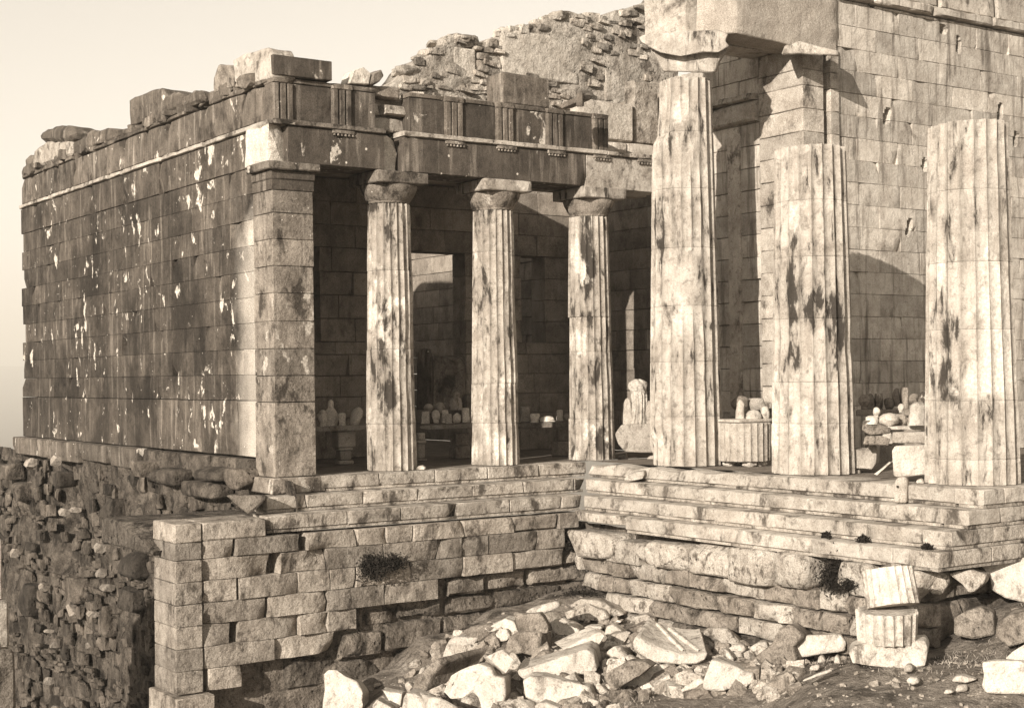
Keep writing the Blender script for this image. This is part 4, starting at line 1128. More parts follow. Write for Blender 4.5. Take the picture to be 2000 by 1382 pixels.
slab(612, 722, 834, 843, 'stone slab shelf between the corner pilaster and the first column', dB(670))
slab(820, 930, 831, 839, 'pale stone slab carrying a row of heads in the middle bay', dB(875))
slab(1008, 1116, 827, 837, 'rough stone slab shelf in the right bay behind the columns', dB(1060), mat='pil')
def lump(name, px, pyt, pyb, w_, D, label, mat='frag', kind='head', group='carved fragments on display', lean=0, parent=None, cat='fragment'):
    """a carved head, bust or shard: one closed surface turned from a profile, then broken"""
    s_ = D / FPX
    p = onD(px, pyb, D)
    H, Wd = (pyb - pyt) * s_, w_ * s_
    sd_ = nseed(); r = random.Random(sd_)
    if kind == 'head': prof = [(.30, 0), (.34, .12), (.30, .22), (.42, .34), (.50, .55), (.47, .75), (.33, .92), (.12, 1.0)]
    elif kind == 'bust': prof = [(.50, 0), (.52, .25), (.50, .5), (.40, .62), (.22, .70), (.26, .82), (.24, .93), (.08, 1.0)]
    elif kind == 'block': prof = [(.48, 0), (.5, .05), (.5, .5), (.48, .9), (.40, .99), (.1, 1.0)]
    elif kind == 'shard': prof = [(.5, 0), (.48, .2), (.42, .5), (.36, .8), (.22, .95), (.05, 1.0)]
    else: prof = [(.30, 0), (.45, .2), (.5, .45), (.44, .7), (.26, .92), (.05, 1.0)]
    n, V, F = 22, [], []
    w1, w2 = Wob(sd_, 3.0), Wob(sd_ + 1, 7.)
    sub = []
    for i in range(len(prof) - 1):
        for k in range(2):
            f = k / 2; sub.append((prof[i][0] + (prof[i + 1][0] - prof[i][0]) * f, prof[i][1] + (prof[i + 1][1] - prof[i][1]) * f))
    sub.append(prof[-1])
    rot = r.uniform(0, 6)
    for (q, z) in sub:
        for j in range(n):
            a = 2 * math.pi * j / n
            u = np.array([math.cos(a), math.sin(a) * .85, z * 2.2])
            e = 1 + .22 * w1(u * .9) + .12 * w2(u)
            if kind == 'block': e *= .92 / max(abs(math.cos(a + .5)), abs(math.sin(a + .5))) ** .7
            if kind == 'head':                  # brow, nose and chin towards the viewer
                fwd = math.cos(a - math.pi * 1.25)
                e *= 1 + .14 * max(0, fwd) ** 6 * math.exp(-((z - .55) / .10) ** 2) - .07 * max(0, fwd) ** 3 * math.exp(-((z - .66) / .05) ** 2) + .05 * max(0, fwd) ** 4 * math.exp(-((z - .38) / .06) ** 2)
            V.append((p[0] + Wd * q * e * math.cos(a) + lean * s_ * z, p[1] + Wd * q * e * .85 * math.sin(a), p[2] + H * z))
    m = len(sub)
    F = [[a * n + j, a * n + (j + 1) % n, (a + 1) * n + (j + 1) % n, (a + 1) * n + j] for a in range(m - 1) for j in range(n)]
    F += [list(range(n))[::-1], [(m - 1) * n + j for j in range(n)]]
    o = sharp(mesh(name, V, F, M[mat], parent, smooth=True), 50)
    return o if parent is not None else tag(o, label, cat, group)
d1 = dB(670) + .25
lump('sculpture_fragment', 631, 800, 834, 18, d1, 'rounded head fragment at the left end of the left slab', mat='bust')
lump('sculpture_fragment', 647, 780, 834, 22, d1 + .1, 'tall bust fragment on the left slab, higher than its neighbours', mat='bust', kind='bust')
lump('sculpture_fragment', 669, 806, 833, 15, d1, 'small square head beside the tall bust on the left slab', mat='bust', kind='block')
lump('sculpture_fragment', 692, 795, 832, 26, d1, 'broad leaning shell-like fragment at the right of the left slab', mat='bust', lean=10, kind='stone')
d2 = dB(870) + .25
lump('sculpture_fragment', 831, 803, 827, 18, d2, 'squat head at the left end of the middle slab', mat='bust', kind='block')
lump('sculpture_fragment', 852, 800, 826, 17, d2, 'second head from the left on the middle slab, narrow chin', mat='bust')
lump('sculpture_fragment', 870, 800, 825, 15, d2 + .15, 'flat-topped head near the centre of the middle slab', mat='bust', kind='block')
lump('sculpture_fragment', 877, 808, 827, 13, d2 - .1, 'small stump in front of the flat-topped head', mat='bust', kind='block')
lump('sculpture_fragment', 893, 806, 826, 18, d2, 'smooth rounded head right of the small stump on the middle slab', mat='bust', kind='stone')
lump('sculpture_fragment', 910, 796, 824, 16, d2, 'tall narrow block head beside the middle column', mat='bust', kind='block')
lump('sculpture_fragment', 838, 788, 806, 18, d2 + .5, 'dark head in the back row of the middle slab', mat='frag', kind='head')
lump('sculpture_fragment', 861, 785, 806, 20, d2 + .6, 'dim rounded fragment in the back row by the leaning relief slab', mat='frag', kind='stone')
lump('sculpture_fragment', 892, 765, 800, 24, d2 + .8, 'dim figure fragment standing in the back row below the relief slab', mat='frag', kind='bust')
d3 = dB(1060) + .25
lump('sculpture_fragment', 1026, 793, 823, 22, d3, 'broken block at the left of the right slab', mat='frag', kind='block')
lump('sculpture_fragment', 1045, 807, 826, 20, d3, 'square flat-topped fragment on the right slab', mat='bust', kind='block')
lump('sculpture_fragment', 1070, 812, 823, 30, d3, 'low heap of pale shards on the right slab', mat='bust', kind='shard')
lump('sculpture_fragment', 1094, 800, 821, 14, d3, 'upright thumb-shaped fragment on the right slab', mat='bust', kind='block')
lump('sculpture_fragment', 1107, 808, 821, 12, d3, 'small round stone beside the shifted column on the right slab', mat='frag', kind='stone')
# tall slabs leaning in the doorway
outr = lambda nm, pts, D, lab, mat, cat, **kw: tag(outline(nm, pts, D, M[mat], **kw), lab, cat, 'slabs leaning in the doorway')
outr('relief_slab', [(845, 796), (846, 702), (862, 699), (880, 702), (898, 698), (906, 716), (904, 770), (880, 796)], 36.2, 'weathered relief slab with worn standing figures, leaning in the doorway', 'pil', 'relief', back=(5, -2), dD=.3, tilt=.15, amp=.06)
outr('dark_slab', [(814, 800), (815, 690), (820, 681), (838, 680), (844, 700), (844, 800)], 36.0, 'smooth dark upright slab left of the relief slab', 'dark', 'stone slab', back=(3, -1), dD=.25, tilt=.08)
# ================================================================== fragments between the big columns
blk = thing('carved_block', 'large undercut block with rounded left end carrying a headless statue', 'stone block', (21.9, 26.4, 0), 'fragments between the big columns')
outline('block', [(1201, 848), (1214, 830), (1290, 826), (1292, 884), (1222, 882), (1208, 868)], 33.2, M['frag'], (10, -2), .9, tilt=.02, amp=.015, parent=blk)
outline('prop_stone', [(1262, 908), (1266, 894), (1278, 886), (1292, 895), (1292, 908)], 33.4, M['frag'], (4, -2), .4, parent=blk)
outline('prop_stone', [(1205, 905), (1207, 890), (1222, 884), (1226, 905)], 33.9, M['frag'], (4, -2), .3, parent=blk)
# headless draped statue: one continuous surface with folds
def statue(px, pyt, pyb, D):
    s_ = D / FPX
    p = onD(px, pyb, D); H = (pyb - pyt) * s_
    prof = [(.17, .0, .14), (.185, .02, .15), (.165, .12, .14), (.16, .35, .135), (.165, .52, .14), (.175, .62, .145), (.17, .70, .14), (.19, .78, .14), (.225, .86, .145), (.22, .92, .14), (.15, .965, .11), (.085, .985, .085), (.06, 1.0, .06)]
    n, V = 56, []
    wb = Wob(2201, 5.)
    sub = []
    for i in range(len(prof) - 1):
        for k in range(4):
            f = k / 4; sub.append(tuple(prof[i][j] + (prof[i + 1][j] - prof[i][j]) * f for j in range(3)))
    sub.append(prof[-1])
    for (rx, z, ry) in sub:
        for j in range(n):
            a = 2 * math.pi * j / n
            lower = max(0, min(1, (.74 - z) / .1))
            fold = lower * (.016 * math.sin(13 * a + 1.5 * z) + .010 * math.sin(21 * a + 2)) + (1 - lower) * .014 * math.sin(7 * a + z * 24)
            hem = .018 * math.exp(-((z - .72 - .03 * math.sin(a * 2)) / .015) ** 2)
            e = fold + hem + .008 * wb(np.array([math.cos(a), math.sin(a), z * 4]))
            lean = .04 * math.sin(z * 3)
            arm = .05 * math.exp(-((z - .80) / .08) ** 2) * max(0, math.cos(a - math.pi * 1.05)) ** 2
            V.append((p[0] + H / .98 * ((rx + e + arm) * math.cos(a)) + lean * H - .02, p[1] + H * ((ry + e + arm) * math.sin(a)), p[2] + H * z))
    m = len(sub)
    F = [[a * n + j, a * n + (j + 1) % n, (a + 1) * n + (j + 1) % n, (a + 1) * n + j] for a in range(m - 1) for j in range(n)]
    F += [list(range(n))[::-1], [(m - 1) * n + j for j in range(n)]]
    return sharp(mesh('statue', V, F, M['debris'], smooth=True), 60)
tag(statue(1248, 740, 827, 33.7), 'headless draped statue with fluted folds standing on the undercut block', 'statue', 'fragments between the big columns')
lump('statue_fragment', 1227, 777, 828, 26, 33.7, 'narrow upright torso fragment left of the headless draped statue', kind='shard', cat='statue')
lump('statue_fragment', 1274, 782, 827, 28, 33.8, 'flat upright fragment between the draped statue and the corner column', kind='block', cat='statue')
# short fluted drum between the first two columns
p = at_floor(1455, 911)
dr = thing('column_drum', 'short fluted column drum standing upright between the first two big columns', 'column drum', (p[0], p[1], 0), 'fragments between the big columns')
Dd = float(np.dot(p, _F)) + .5
pc = onD(1455, 905, Dd)
rdr = 51 * Dd / FPX
for q, ang in enumerate((-2.0, -.9, .6, 2.4)):
    box(dr, 'prop_stone', pc[0] + .3 * math.cos(ang) - .12, pc[0] + .3 * math.cos(ang) + .12, pc[1] + .3 * math.sin(ang) - .12, pc[1] + .3 * math.sin(ang) + .12, -.01, .10, M['debris'], .03, .02, .1)
drum(dr, 'fluted_drum', pc[0], pc[1], .10, .10 + 74 * Dd / FPX, rdr, rdr, M['frag'], 24, .032, 2300, erode=.3, er_at=.6)
zdr = .10 + 74 * Dd / FPX
tag(box(None, 'stone_slab', pc[0] - .42, pc[0] + .52, pc[1] - .3, pc[1] + .35, zdr + .01, zdr + .07, M['frag'], .012, .008, .15), 'thin flat slab lying on the short fluted drum', 'stone slab', 'fragments between the big columns')
lump('statue_fragment', 1447, 780, 826, 20, Dd + .1, 'bent narrow fragment standing on the short drum', kind='shard', cat='fragment')
lump('sculpture_fragment', 1473, 800, 826, 34, Dd, 'rounded white stone in the middle of the short drum', kind='stone', mat='debris')
lump('sculpture_fragment', 1495, 793, 825, 22, Dd + .1, 'white head-like fragment on the drum beside the stained column', kind='head', mat='debris')
lump('sculpture_fragment', 1447, 772, 800, 34, Dd + 1.2, 'dark lump behind the bent fragment', kind='stone', mat='inner')
lump('sculpture_fragment', 1476, 777, 800, 36, Dd + 1.4, 'broad dim block behind the rounded white stone', kind='block', mat='frag')
# right bay
fb = lambda nm, pts, D, lab, mat='frag', cat='stone block', **kw: tag(outline(nm, pts, D, M[mat], **kw), lab, cat, 'fragments between the big columns')
fb('carved_slab', [(1590, 912), (1592, 876), (1604, 870), (1650, 872), (1652, 914)], 27.6, 'left one of two low carved blocks lying behind the stained column', back=(6, -3), dD=.7, tilt=.05)
fb('carved_slab', [(1654, 915), (1654, 874), (1690, 878), (1702, 866), (1714, 872), (1712, 905), (1704, 918)], 27.7, 'right one of two low carved blocks, with a ragged upper corner', back=(6, -3), dD=.7, tilt=.05)
fb('prop_stone', [(1602, 929), (1606, 921), (1628, 919), (1629, 931)], 27.6, 'white chock stone under the left low carved block', 'debris', 'stone', back=(4, -2), dD=.3)
fb('prop_stone', [(1634, 930), (1640, 922), (1652, 918), (1652, 928), (1644, 932)], 27.6, 'jagged white chip beside the chock stone', 'debris', 'stone', back=(3, -2), dD=.2)
fb('prop_stone', [(1660, 927), (1661, 919), (1678, 918), (1678, 927)], 27.8, 'square chock stone under the right low carved block', 'frag', 'stone', back=(4, -2), dD=.3)
fb('leaning_stone', [(1703, 926), (1738, 896), (1746, 903), (1714, 931)], 26.0, 'slanting narrow stone leaning against the big pale block', 'debris', 'stone', back=(6, -2), dD=.25, tilt=.2)
fb('large_block', [(1745, 928), (1742, 880), (1748, 870), (1818, 868), (1820, 926), (1752, 932)], 25.25, 'big pale squared block standing before the right column', 'debris', back=(8, -2), dD=.75, tilt=.02, amp=.01)
fb('chock_stone', [(1790, 945), (1788, 938), (1800, 934), (1806, 944)], 25.0, 'small white chock under the big pale block', 'debris', 'stone', back=(3, -2), dD=.2)
p = onX(1760, 982, AX - .14)
po = thing('stone_post', 'short upright stone post with a round hole against the top step', 'post', tuple(p), 'fragments between the big columns')
outline('post', [(1747, 982), (1748, 940), (1753, 932), (1768, 930), (1773, 938), (1771, 982)], float(np.dot(p, _F)) - .05, M['frag'], (4, -1), .22, tilt=0, bev=.02, amp=.006, parent=po)
hp = onD(1754, 950, float(np.dot(p, _F)) - .075)
V = []
for q in range(10):
    a = q * .628
    V.append(tuple(hp + _R * .021 * math.cos(a) + np.array([0, 0, .021 * math.sin(a)])))
for q in range(10):
    a = q * .628
    V.append(tuple(hp + _F * .05 + _R * .018 * math.cos(a) + np.array([0, 0, .018 * math.sin(a)])))
mesh('hole', V, [[q, (q + 1) % 10, 10 + (q + 1) % 10, 10 + q] for q in range(10)] + [list(range(10))], M['hole_shade'], po)  # dark disc stands in for the shade inside the hole
# stacked pile behind the big block
DP = 27.2
for (pts, lab, m) in (([(1684, 840), (1686, 822), (1706, 818), (1716, 828), (1740, 836), (1738, 846), (1700, 850)], 'rough dark stone at the left of the fragment pile', 'greydeb'),
                      ([(1686, 868), (1690, 852), (1724, 850), (1740, 856), (1736, 870)], 'low rough stone at the foot of the fragment pile', 'greydeb'),
                      ([(1732, 840), (1733, 831), (1808, 831), (1809, 840)], 'thin white slab lying across the fragment pile', 'debris'),
                      ([(1740, 866), (1742, 842), (1808, 842), (1810, 866)], 'wide squared block below the thin white slab', 'frag'),
                      ([(1716, 868), (1724, 846), (1742, 844), (1746, 868)], 'pale lump wedged left of the wide squared block', 'debris')):
    fb('pile_stone', pts, DP, lab, m, 'stone', back=(6, -2), dD=.6, tilt=.02)
lump('sculpture_fragment', 1712, 795, 816, 16, DP + .2, 'white egg-shaped head on top of the pile', mat='debris', kind='head')
lump('sculpture_fragment', 1704, 811, 828, 36, DP + .1, 'flat white shard below the egg-shaped head', mat='debris', kind='shard')
lump('sculpture_fragment', 1738, 806, 831, 40, DP + .1, 'broad rounded block in the middle of the pile', kind='stone')
lump('sculpture_fragment', 1754, 808, 831, 36, DP + .4, 'greyish block right of the broad rounded one', mat='greydeb', kind='block')
lump('sculpture_fragment', 1793, 784, 830, 40, DP - .1, 'large white torso-like fragment at the right end of the pile', mat='debris', kind='shard')
lump('sculpture_fragment', 1761, 788, 806, 14, DP + .6, 'small bright broken face behind the pile', mat='debris', kind='head')
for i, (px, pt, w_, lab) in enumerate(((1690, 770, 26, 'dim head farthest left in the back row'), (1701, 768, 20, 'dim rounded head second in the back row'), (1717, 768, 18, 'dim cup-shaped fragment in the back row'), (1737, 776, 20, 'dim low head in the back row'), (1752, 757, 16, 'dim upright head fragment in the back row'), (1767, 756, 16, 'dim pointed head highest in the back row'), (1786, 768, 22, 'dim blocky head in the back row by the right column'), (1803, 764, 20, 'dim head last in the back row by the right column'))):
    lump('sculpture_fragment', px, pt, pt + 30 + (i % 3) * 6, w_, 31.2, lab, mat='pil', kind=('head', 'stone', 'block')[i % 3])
bsh = thing('stone_shelf', 'dark stone shelf carrying the back row of dim heads', 'shelf', (26.6, 22.2, 0))
outline('shelf', [(1672, 812), (1672, 800), (1812, 798), (1812, 812)], 31.0, M['inner'], (4, -1), .5, tilt=0, parent=bsh, amp=.0)
outline('support', [(1690, 905), (1690, 812), (1800, 812), (1800, 905)], 31.1, M['inner'], (4, -1), .4, tilt=0, parent=bsh, amp=.0)
tag(outline('loose_stone', [(1218, 938), (1222, 928), (1240, 920), (1258, 918), (1261, 926), (1256, 936), (1236, 940)], 30.3, M['debris'], (6, -3), .35), 'white broken stone lying on the worn top step near the inner corner', 'stone')
tag(outline('loose_stone', [(811, 917), (816, 910), (824, 908), (831, 913), (829, 917)], 30.2, M['debris'], (3, -1), .15, bev=.01), 'small white chip at the foot of the first column', 'stone')
# ================================================================== fallen blocks in the pit
GRP = 'blocks fallen in the pit'
def fall(pts, label, mat='debris', back=(12, -8), dD=.6, tilt=.2, up=0., D=None, name='fallen_block', cat='stone block', **kw):
    if D is None:
        pb = max(p[1] for p in pts); cx = sum(p[0] for p in pts) / len(pts)
        D = hit(cx, min(pb, 1376) - 2)[0] - .05
    D += up
    o = outline(name, pts, D, M[mat], back, dD, tilt, **kw)
    return tag(o, label, cat, GRP), D
fall([(628, 1395), (631, 1347), (628, 1315), (640, 1304), (659, 1305), (676, 1319), (698, 1330), (710, 1352), (708, 1366), (713, 1395)], 'big pale upright rock at the bottom left below the broken wall', 'debris', (14, -2), .8, .3, D=26.2, amp=.03)
fall([(743, 1344), (765, 1349), (787, 1352), (784, 1380), (770, 1390), (755, 1365)], 'split shard with a dark hollow near the bottom edge', 'debris', (8, -4), .4, D=25.4)
fall([(726, 1377), (736, 1364), (749, 1371), (766, 1379), (773, 1390), (729, 1390)], 'low pale shard cut by the bottom edge left of the white pair', 'debris', (8, -4), .4, D=24.8)
fall([(787, 1361), (793, 1351), (810, 1354), (839, 1367), (838, 1392), (783, 1392)], 'white squarish block at the bottom edge', 'debris', (16, -10), .5, D=24.6)
fall([(839, 1368), (841, 1362), (862, 1364), (895, 1382), (900, 1398), (838, 1398)], 'flat pale slab at the bottom edge with a shaded top', 'debris', (-26, -14), .6, D=24.3)
fall([(807, 1345), (812, 1328), (836, 1301), (856, 1286), (863, 1296), (841, 1323), (832, 1349), (820, 1350)], 'long mossy block with a pale left end', 'greydeb', (98, -34), 1.1, .5, D=25.2, bs=.8)
fall([(840, 1262), (848, 1252), (872, 1245), (880, 1265), (866, 1284), (853, 1284)], 'grey rounded boulder against the wall foot', 'greydeb', (6, -4), .5)
fall([(866, 1282), (872, 1262), (878, 1248), (890, 1243), (934, 1245), (929, 1255), (914, 1262), (914, 1278)], 'bright white block above the long mossy block', 'debris', (12, -6), .5)
fall([(905, 1232), (920, 1224), (952, 1220), (968, 1224), (940, 1250), (915, 1252), (912, 1240)], 'rough grey ridge stone behind the bright white block', 'greydeb', (12, -5), .6)
fall([(943, 1226), (959, 1220), (987, 1206), (1005, 1212), (1012, 1229), (1000, 1237), (985, 1232), (955, 1235)], 'pale block with a dark broken right end, high on the heap', 'debris', (10, -6), .5)
fall([(954, 1250), (977, 1227), (991, 1226), (998, 1243), (990, 1252), (970, 1254)], 'pale triangular stone left of the stacked pair', 'debris', (10, -4), .4)
_, D10 = fall([(987, 1268), (998, 1243), (1014, 1234), (1056, 1235), (1057, 1262), (1054, 1286), (1022, 1274), (998, 1276)], 'large grey block carrying an upright one on the heap', 'greydeb', (22, -2), .6, .1)
fall([(1006, 1201), (1012, 1198), (1030, 1199), (1054, 1196), (1064, 1206), (1072, 1224), (1071, 1236), (1058, 1237), (1014, 1237), (1012, 1220)], 'upright squared block standing on the large grey block', 'greydeb', (6, -4), .45, .1, D=D10 + .12)
fall([(1028, 1198), (1033, 1191), (1084, 1176), (1092, 1178), (1092, 1184), (1078, 1190), (1054, 1198)], 'long white slab lying behind the upright squared block', 'debris', (6, -4), .35, D=D10 + .75)
fall([(1073, 1213), (1084, 1212), (1115, 1217), (1133, 1229), (1133, 1238), (1117, 1243), (1092, 1241), (1080, 1233)], 'rounded white boulder right of the stacked pair', 'debris', (8, -6), .55)
fall([(1091, 1212), (1098, 1206), (1112, 1215), (1101, 1218)], 'small white stone resting behind the rounded boulder', 'debris', (5, -3), .25, D=27.4)
fall([(1140, 1224), (1150, 1221), (1176, 1221), (1178, 1227), (1169, 1233), (1150, 1237), (1143, 1233)], 'flat white stone between two boulders near the inner corner', 'debris', (6, -3), .4)
fall([(1182, 1238), (1187, 1223), (1196, 1220), (1213, 1231), (1224, 1245), (1218, 1248), (1204, 1242), (1189, 1242)], 'white wedge boulder left of the grooved round slab', 'debris', (8, -4), .45)
fall([(1100, 1268), (1128, 1254), (1173, 1234), (1183, 1240), (1162, 1272), (1141, 1266), (1110, 1274)], 'second long block lying behind the big long one', 'debris', (-20, -14), .7)
_, D16 = fall([(1008, 1305), (1022, 1306), (1127, 1273), (1145, 1268), (1159, 1278), (1166, 1308), (1152, 1315), (1110, 1317), (1022, 1326), (1013, 1318)], 'biggest long block across the middle of the heap with stained front', 'debris', (14, -20), .8, .15)
fall([(951, 1280), (982, 1267), (1008, 1289), (989, 1315)], 'square tilted stone with a pitted face, small', 'debris', (-8, 3), .25, .5, D=D16 - .3, bev=.012)
_, D18 = fall([(1021, 1329), (1033, 1320), (1057, 1320), (1119, 1334), (1152, 1341), (1161, 1359), (1161, 1392), (1101, 1392), (1049, 1369), (1028, 1360)], 'large white squared block with a dowel hole at the bottom edge', 'debris', (8, -8), .7, .3, D=24.0)
fall([(863, 1350), (880, 1316), (900, 1306), (936, 1296), (958, 1303), (966, 1320), (986, 1324), (988, 1357), (975, 1392), (944, 1392), (935, 1360), (925, 1350), (905, 1364), (880, 1366)], 'big split white block with dark clefts at the bottom', 'debris', (14, -8), .7, .35, D=24.3, amp=.03)
fall([(987, 1373), (994, 1364), (1001, 1369), (1000, 1380), (993, 1384)], 'small white stone between the two big bottom blocks', 'debris', (3, -2), .2, D=24.0)
fall([(1040, 1395), (1045, 1378), (1060, 1370), (1100, 1385), (1110, 1398)], 'pale stone half cut by the bottom edge under the squared block', 'debris', (6, -5), .4, D=23.5)
fall([(1184, 1275), (1187, 1270), (1199, 1261), (1213, 1264), (1229, 1280), (1222, 1286), (1211, 1286), (1197, 1284)], 'upper white shard of the little cluster left of the grooved slab', 'debris', (6, -4), .3)
fall([(1211, 1294), (1213, 1284), (1229, 1280), (1243, 1288), (1242, 1294), (1225, 1297)], 'right white shard of the little cluster left of the grooved slab', 'debris', (5, -3), .3)
fall([(1182, 1297), (1187, 1285), (1197, 1283), (1211, 1292), (1220, 1303), (1210, 1307), (1194, 1303)], 'lower white shard of the little cluster left of the grooved slab', 'debris', (5, -4), .3)
fall([(1101, 1322), (1122, 1312), (1130, 1329), (1110, 1328)], 'small white triangle wedged under the biggest long block', 'debris', (5, -3), .25, D=D16 - .35)
fall([(1180, 1320), (1196, 1306), (1226, 1290), (1260, 1290), (1276, 1300), (1250, 1320), (1214, 1340), (1196, 1350)], 'grey stone half hidden between the grooved slab and a big white block', 'greydeb', (10, -6), .6)
gs_pts = [(1236, 1250), (1245, 1243), (1265, 1257), (1299, 1269), (1333, 1277), (1372, 1277), (1383, 1273), (1379, 1289), (1362, 1296), (1330, 1299), (1306, 1296), (1277, 1294), (1253, 1282), (1238, 1265)]
gs = thing('grooved_slab', 'big round-edged slab with two raised lines on its tilted top', 'stone slab', tuple(hit(1310, 1298)[1]), GRP)
DG = hit(1310, 1297)[0] - .05
outline('slab', gs_pts, DG, M['debris'], (8, -50), 1.5, .25, .72, .03, .015, .12, gs)
# the two raised lines lie on the slab's top plane
cgx = sum(p[0] for p in gs_pts) / len(gs_pts); cgy = sum(p[1] for p in gs_pts) / len(gs_pts)
def gtop(px, py, f):
    D0 = DG + .25 * (1299 - py) * DG / FPX
    a = onD(px, py, D0); b = onD(cgx + (px - cgx) * .72 + 8, cgy + (py - cgy) * .72 - 50, D0 + 1.5)
    return a + (b - a) * f
for (pa, pb) in (((1268, 1258), (1336, 1277)), ((1298, 1268), (1368, 1277))):
    a = gtop(*pa, .86); b = gtop(*pb, .10)
    d = b - a; d /= np.linalg.norm(d)
    side = np.cross(d, [0, 0, 1.]); side /= np.linalg.norm(side)
    V = []
    for q in range(9):
        c = a + (b - a) * q / 8
        for (s_, h_) in ((-.035, -.02), (-.018, .032), (.018, .032), (.035, -.02)): V.append(c + side * s_ + np.array([0, 0, h_]))
    F = [[4 * q + k, 4 * q + k + 1, 4 * q + 5 + k, 4 * q + 4 + k] for q in range(8) for k in range(3)]
    mesh('raised_line', V, F, M['fresh'], gs)
fall([(1200, 1357), (1211, 1344), (1236, 1320), (1275, 1303), (1302, 1296), (1316, 1316), (1318, 1340), (1306, 1352), (1265, 1361), (1248, 1374), (1231, 1390), (1202, 1390)], 'huge white slab tilting up below the grooved slab', 'debris', (18, -4), .6, .6, D=23.9, amp=.02)
fall([(1374, 1333), (1391, 1288), (1430, 1300), (1459, 1311), (1472, 1312), (1474, 1330), (1459, 1340), (1452, 1350), (1438, 1349), (1421, 1342), (1415, 1347), (1396, 1346), (1375, 1344)], 'white block with ragged lower edge right of the huge white slab', 'debris', (12, -9), .6, .3)
fall([(1355, 1309), (1365, 1298), (1387, 1298), (1384, 1316), (1364, 1313)], 'white stone peeping out left of the ragged-edged block', 'debris', (6, -3), .35)
fall([(1328, 1348), (1338, 1337), (1367, 1323), (1376, 1330), (1360, 1343), (1333, 1353)], 'slanting pale shard in front of the ragged-edged block', 'debris', (6, -4), .35)
fall([(1408, 1271), (1412, 1266), (1420, 1268), (1436, 1287), (1426, 1289)], 'narrow grey-sided stone leaning near the grooved slab', 'debris', (5, -3), .3)
fall([(1423, 1269), (1435, 1262), (1450, 1261), (1455, 1268), (1438, 1277)], 'small oval white stone behind the narrow leaning one', 'debris', (4, -3), .3)
fall([(1197, 1215), (1205, 1208), (1218, 1210), (1213, 1218)], 'small oval stone above the wedge boulder by the inner corner', 'debris', (4, -3), .3)
fall([(1376, 1235), (1385, 1229), (1418, 1230), (1444, 1254), (1428, 1260), (1400, 1248)], 'low weedy mound of pale stone by the foundation wall', 'boulder', (8, -5), .5, amp=.05)
fall([(1120, 1206), (1130, 1190), (1150, 1180), (1180, 1192), (1190, 1206), (1170, 1214), (1140, 1212)], 'pitted rock in the inner corner of the pit', 'boulder', (8, -6), .6, amp=.05)
fall([(1115, 1182), (1135, 1170), (1165, 1172), (1195, 1186), (1220, 1200), (1205, 1206), (1160, 1184), (1130, 1190)], 'long pitted ledge at the foot of the inner corner', 'boulder', (10, -6), .5, amp=.05)
fall([(1230, 1216), (1240, 1204), (1262, 1198), (1280, 1206), (1282, 1220), (1258, 1226)], 'clumpy pitted rock against the foundation wall', 'boulder', (8, -5), .5, amp=.06)
_, D31 = fall([(1530, 1248), (1580, 1243), (1627, 1239), (1642, 1240), (1651, 1254), (1649, 1269), (1557, 1282), (1545, 1269), (1535, 1262)], 'long white slab lying left of the two stacked drums', 'debris', (4, -4), .5, .15)
fall([(1540, 1218), (1552, 1226), (1566, 1243), (1545, 1262), (1556, 1286), (1535, 1313), (1533, 1332), (1482, 1332), (1472, 1313), (1486, 1293), (1462, 1290), (1508, 1255), (1515, 1237)], 'tall shaggy grey lump leaning in front of the long white slab', 'greydeb', (18, -4), .5, .6, D=D31 - .55, amp=.04, name='earth_lump', cat='rock')
fall([(1565, 1328), (1595, 1315), (1624, 1305), (1627, 1310), (1600, 1322), (1569, 1333)], 'thin white stick-like stone on the bare ground', 'debris', (2, -3), .2)
fall([(1465, 1264), (1481, 1255), (1496, 1253), (1500, 1266), (1491, 1272), (1469, 1271)], 'white stone behind the shaggy grey lump', 'debris', (5, -3), .35)
fall([(1598, 1294), (1600, 1281), (1606, 1279), (1613, 1291)], 'small upright chip under the long white slab', 'debris', (2, -2), .15)
fall([(1628, 1296), (1628, 1286), (1634, 1277), (1640, 1286), (1644, 1296)], 'small pointed chip left of the drum base stone', 'debris', (3, -2), .2)
fall([(1581, 1308), (1582, 1300), (1596, 1296), (1603, 1300), (1598, 1309)], 'small pale lump above the stick-like stone', 'frag', (3, -2), .2)
# two stacked drums
fall([(1657, 1274), (1662, 1264), (1690, 1254), (1760, 1250), (1808, 1250), (1814, 1264), (1808, 1300), (1770, 1306), (1740, 1304), (1700, 1302), (1664, 1296)], 'broad irregular base stone under the two stacked drums', 'debris', (4, -14), .9, .5, D=21.3, name='base_stone', amp=.03)
DS = 21.75
lo = onD(1733, 1250, DS)
sd2 = thing('column_drum', 'lower of two stacked fluted drums, upright at the right', 'column drum', tuple(lo), GRP)
dd = drum(sd2, 'fluted_drum', lo[0], lo[1], lo[2], lo[2] + 60 * DS / FPX, 57 * DS / FPX, 60 * DS / FPX, M['debris'], 20, .05, 3100, erode=.5, er_at=.5)
dd.rotation_euler = (R(2), R(-3), 0)
up_ = onD(1745, 1183, DS - .02)
sd3 = thing('column_drum', 'upper broken drum tilted on top of the stacked pair', 'column drum', tuple(up_), GRP)
du = drum(sd3, 'fluted_drum', up_[0], up_[1], up_[2], up_[2] + 74 * DS / FPX, 56 * DS / FPX, 52 * DS / FPX, M['debris'], 20, .055, 3107, erode=.6, er_at=.15, top_rough=.08)
du.rotation_euler = (R(-12), R(9), R(20))
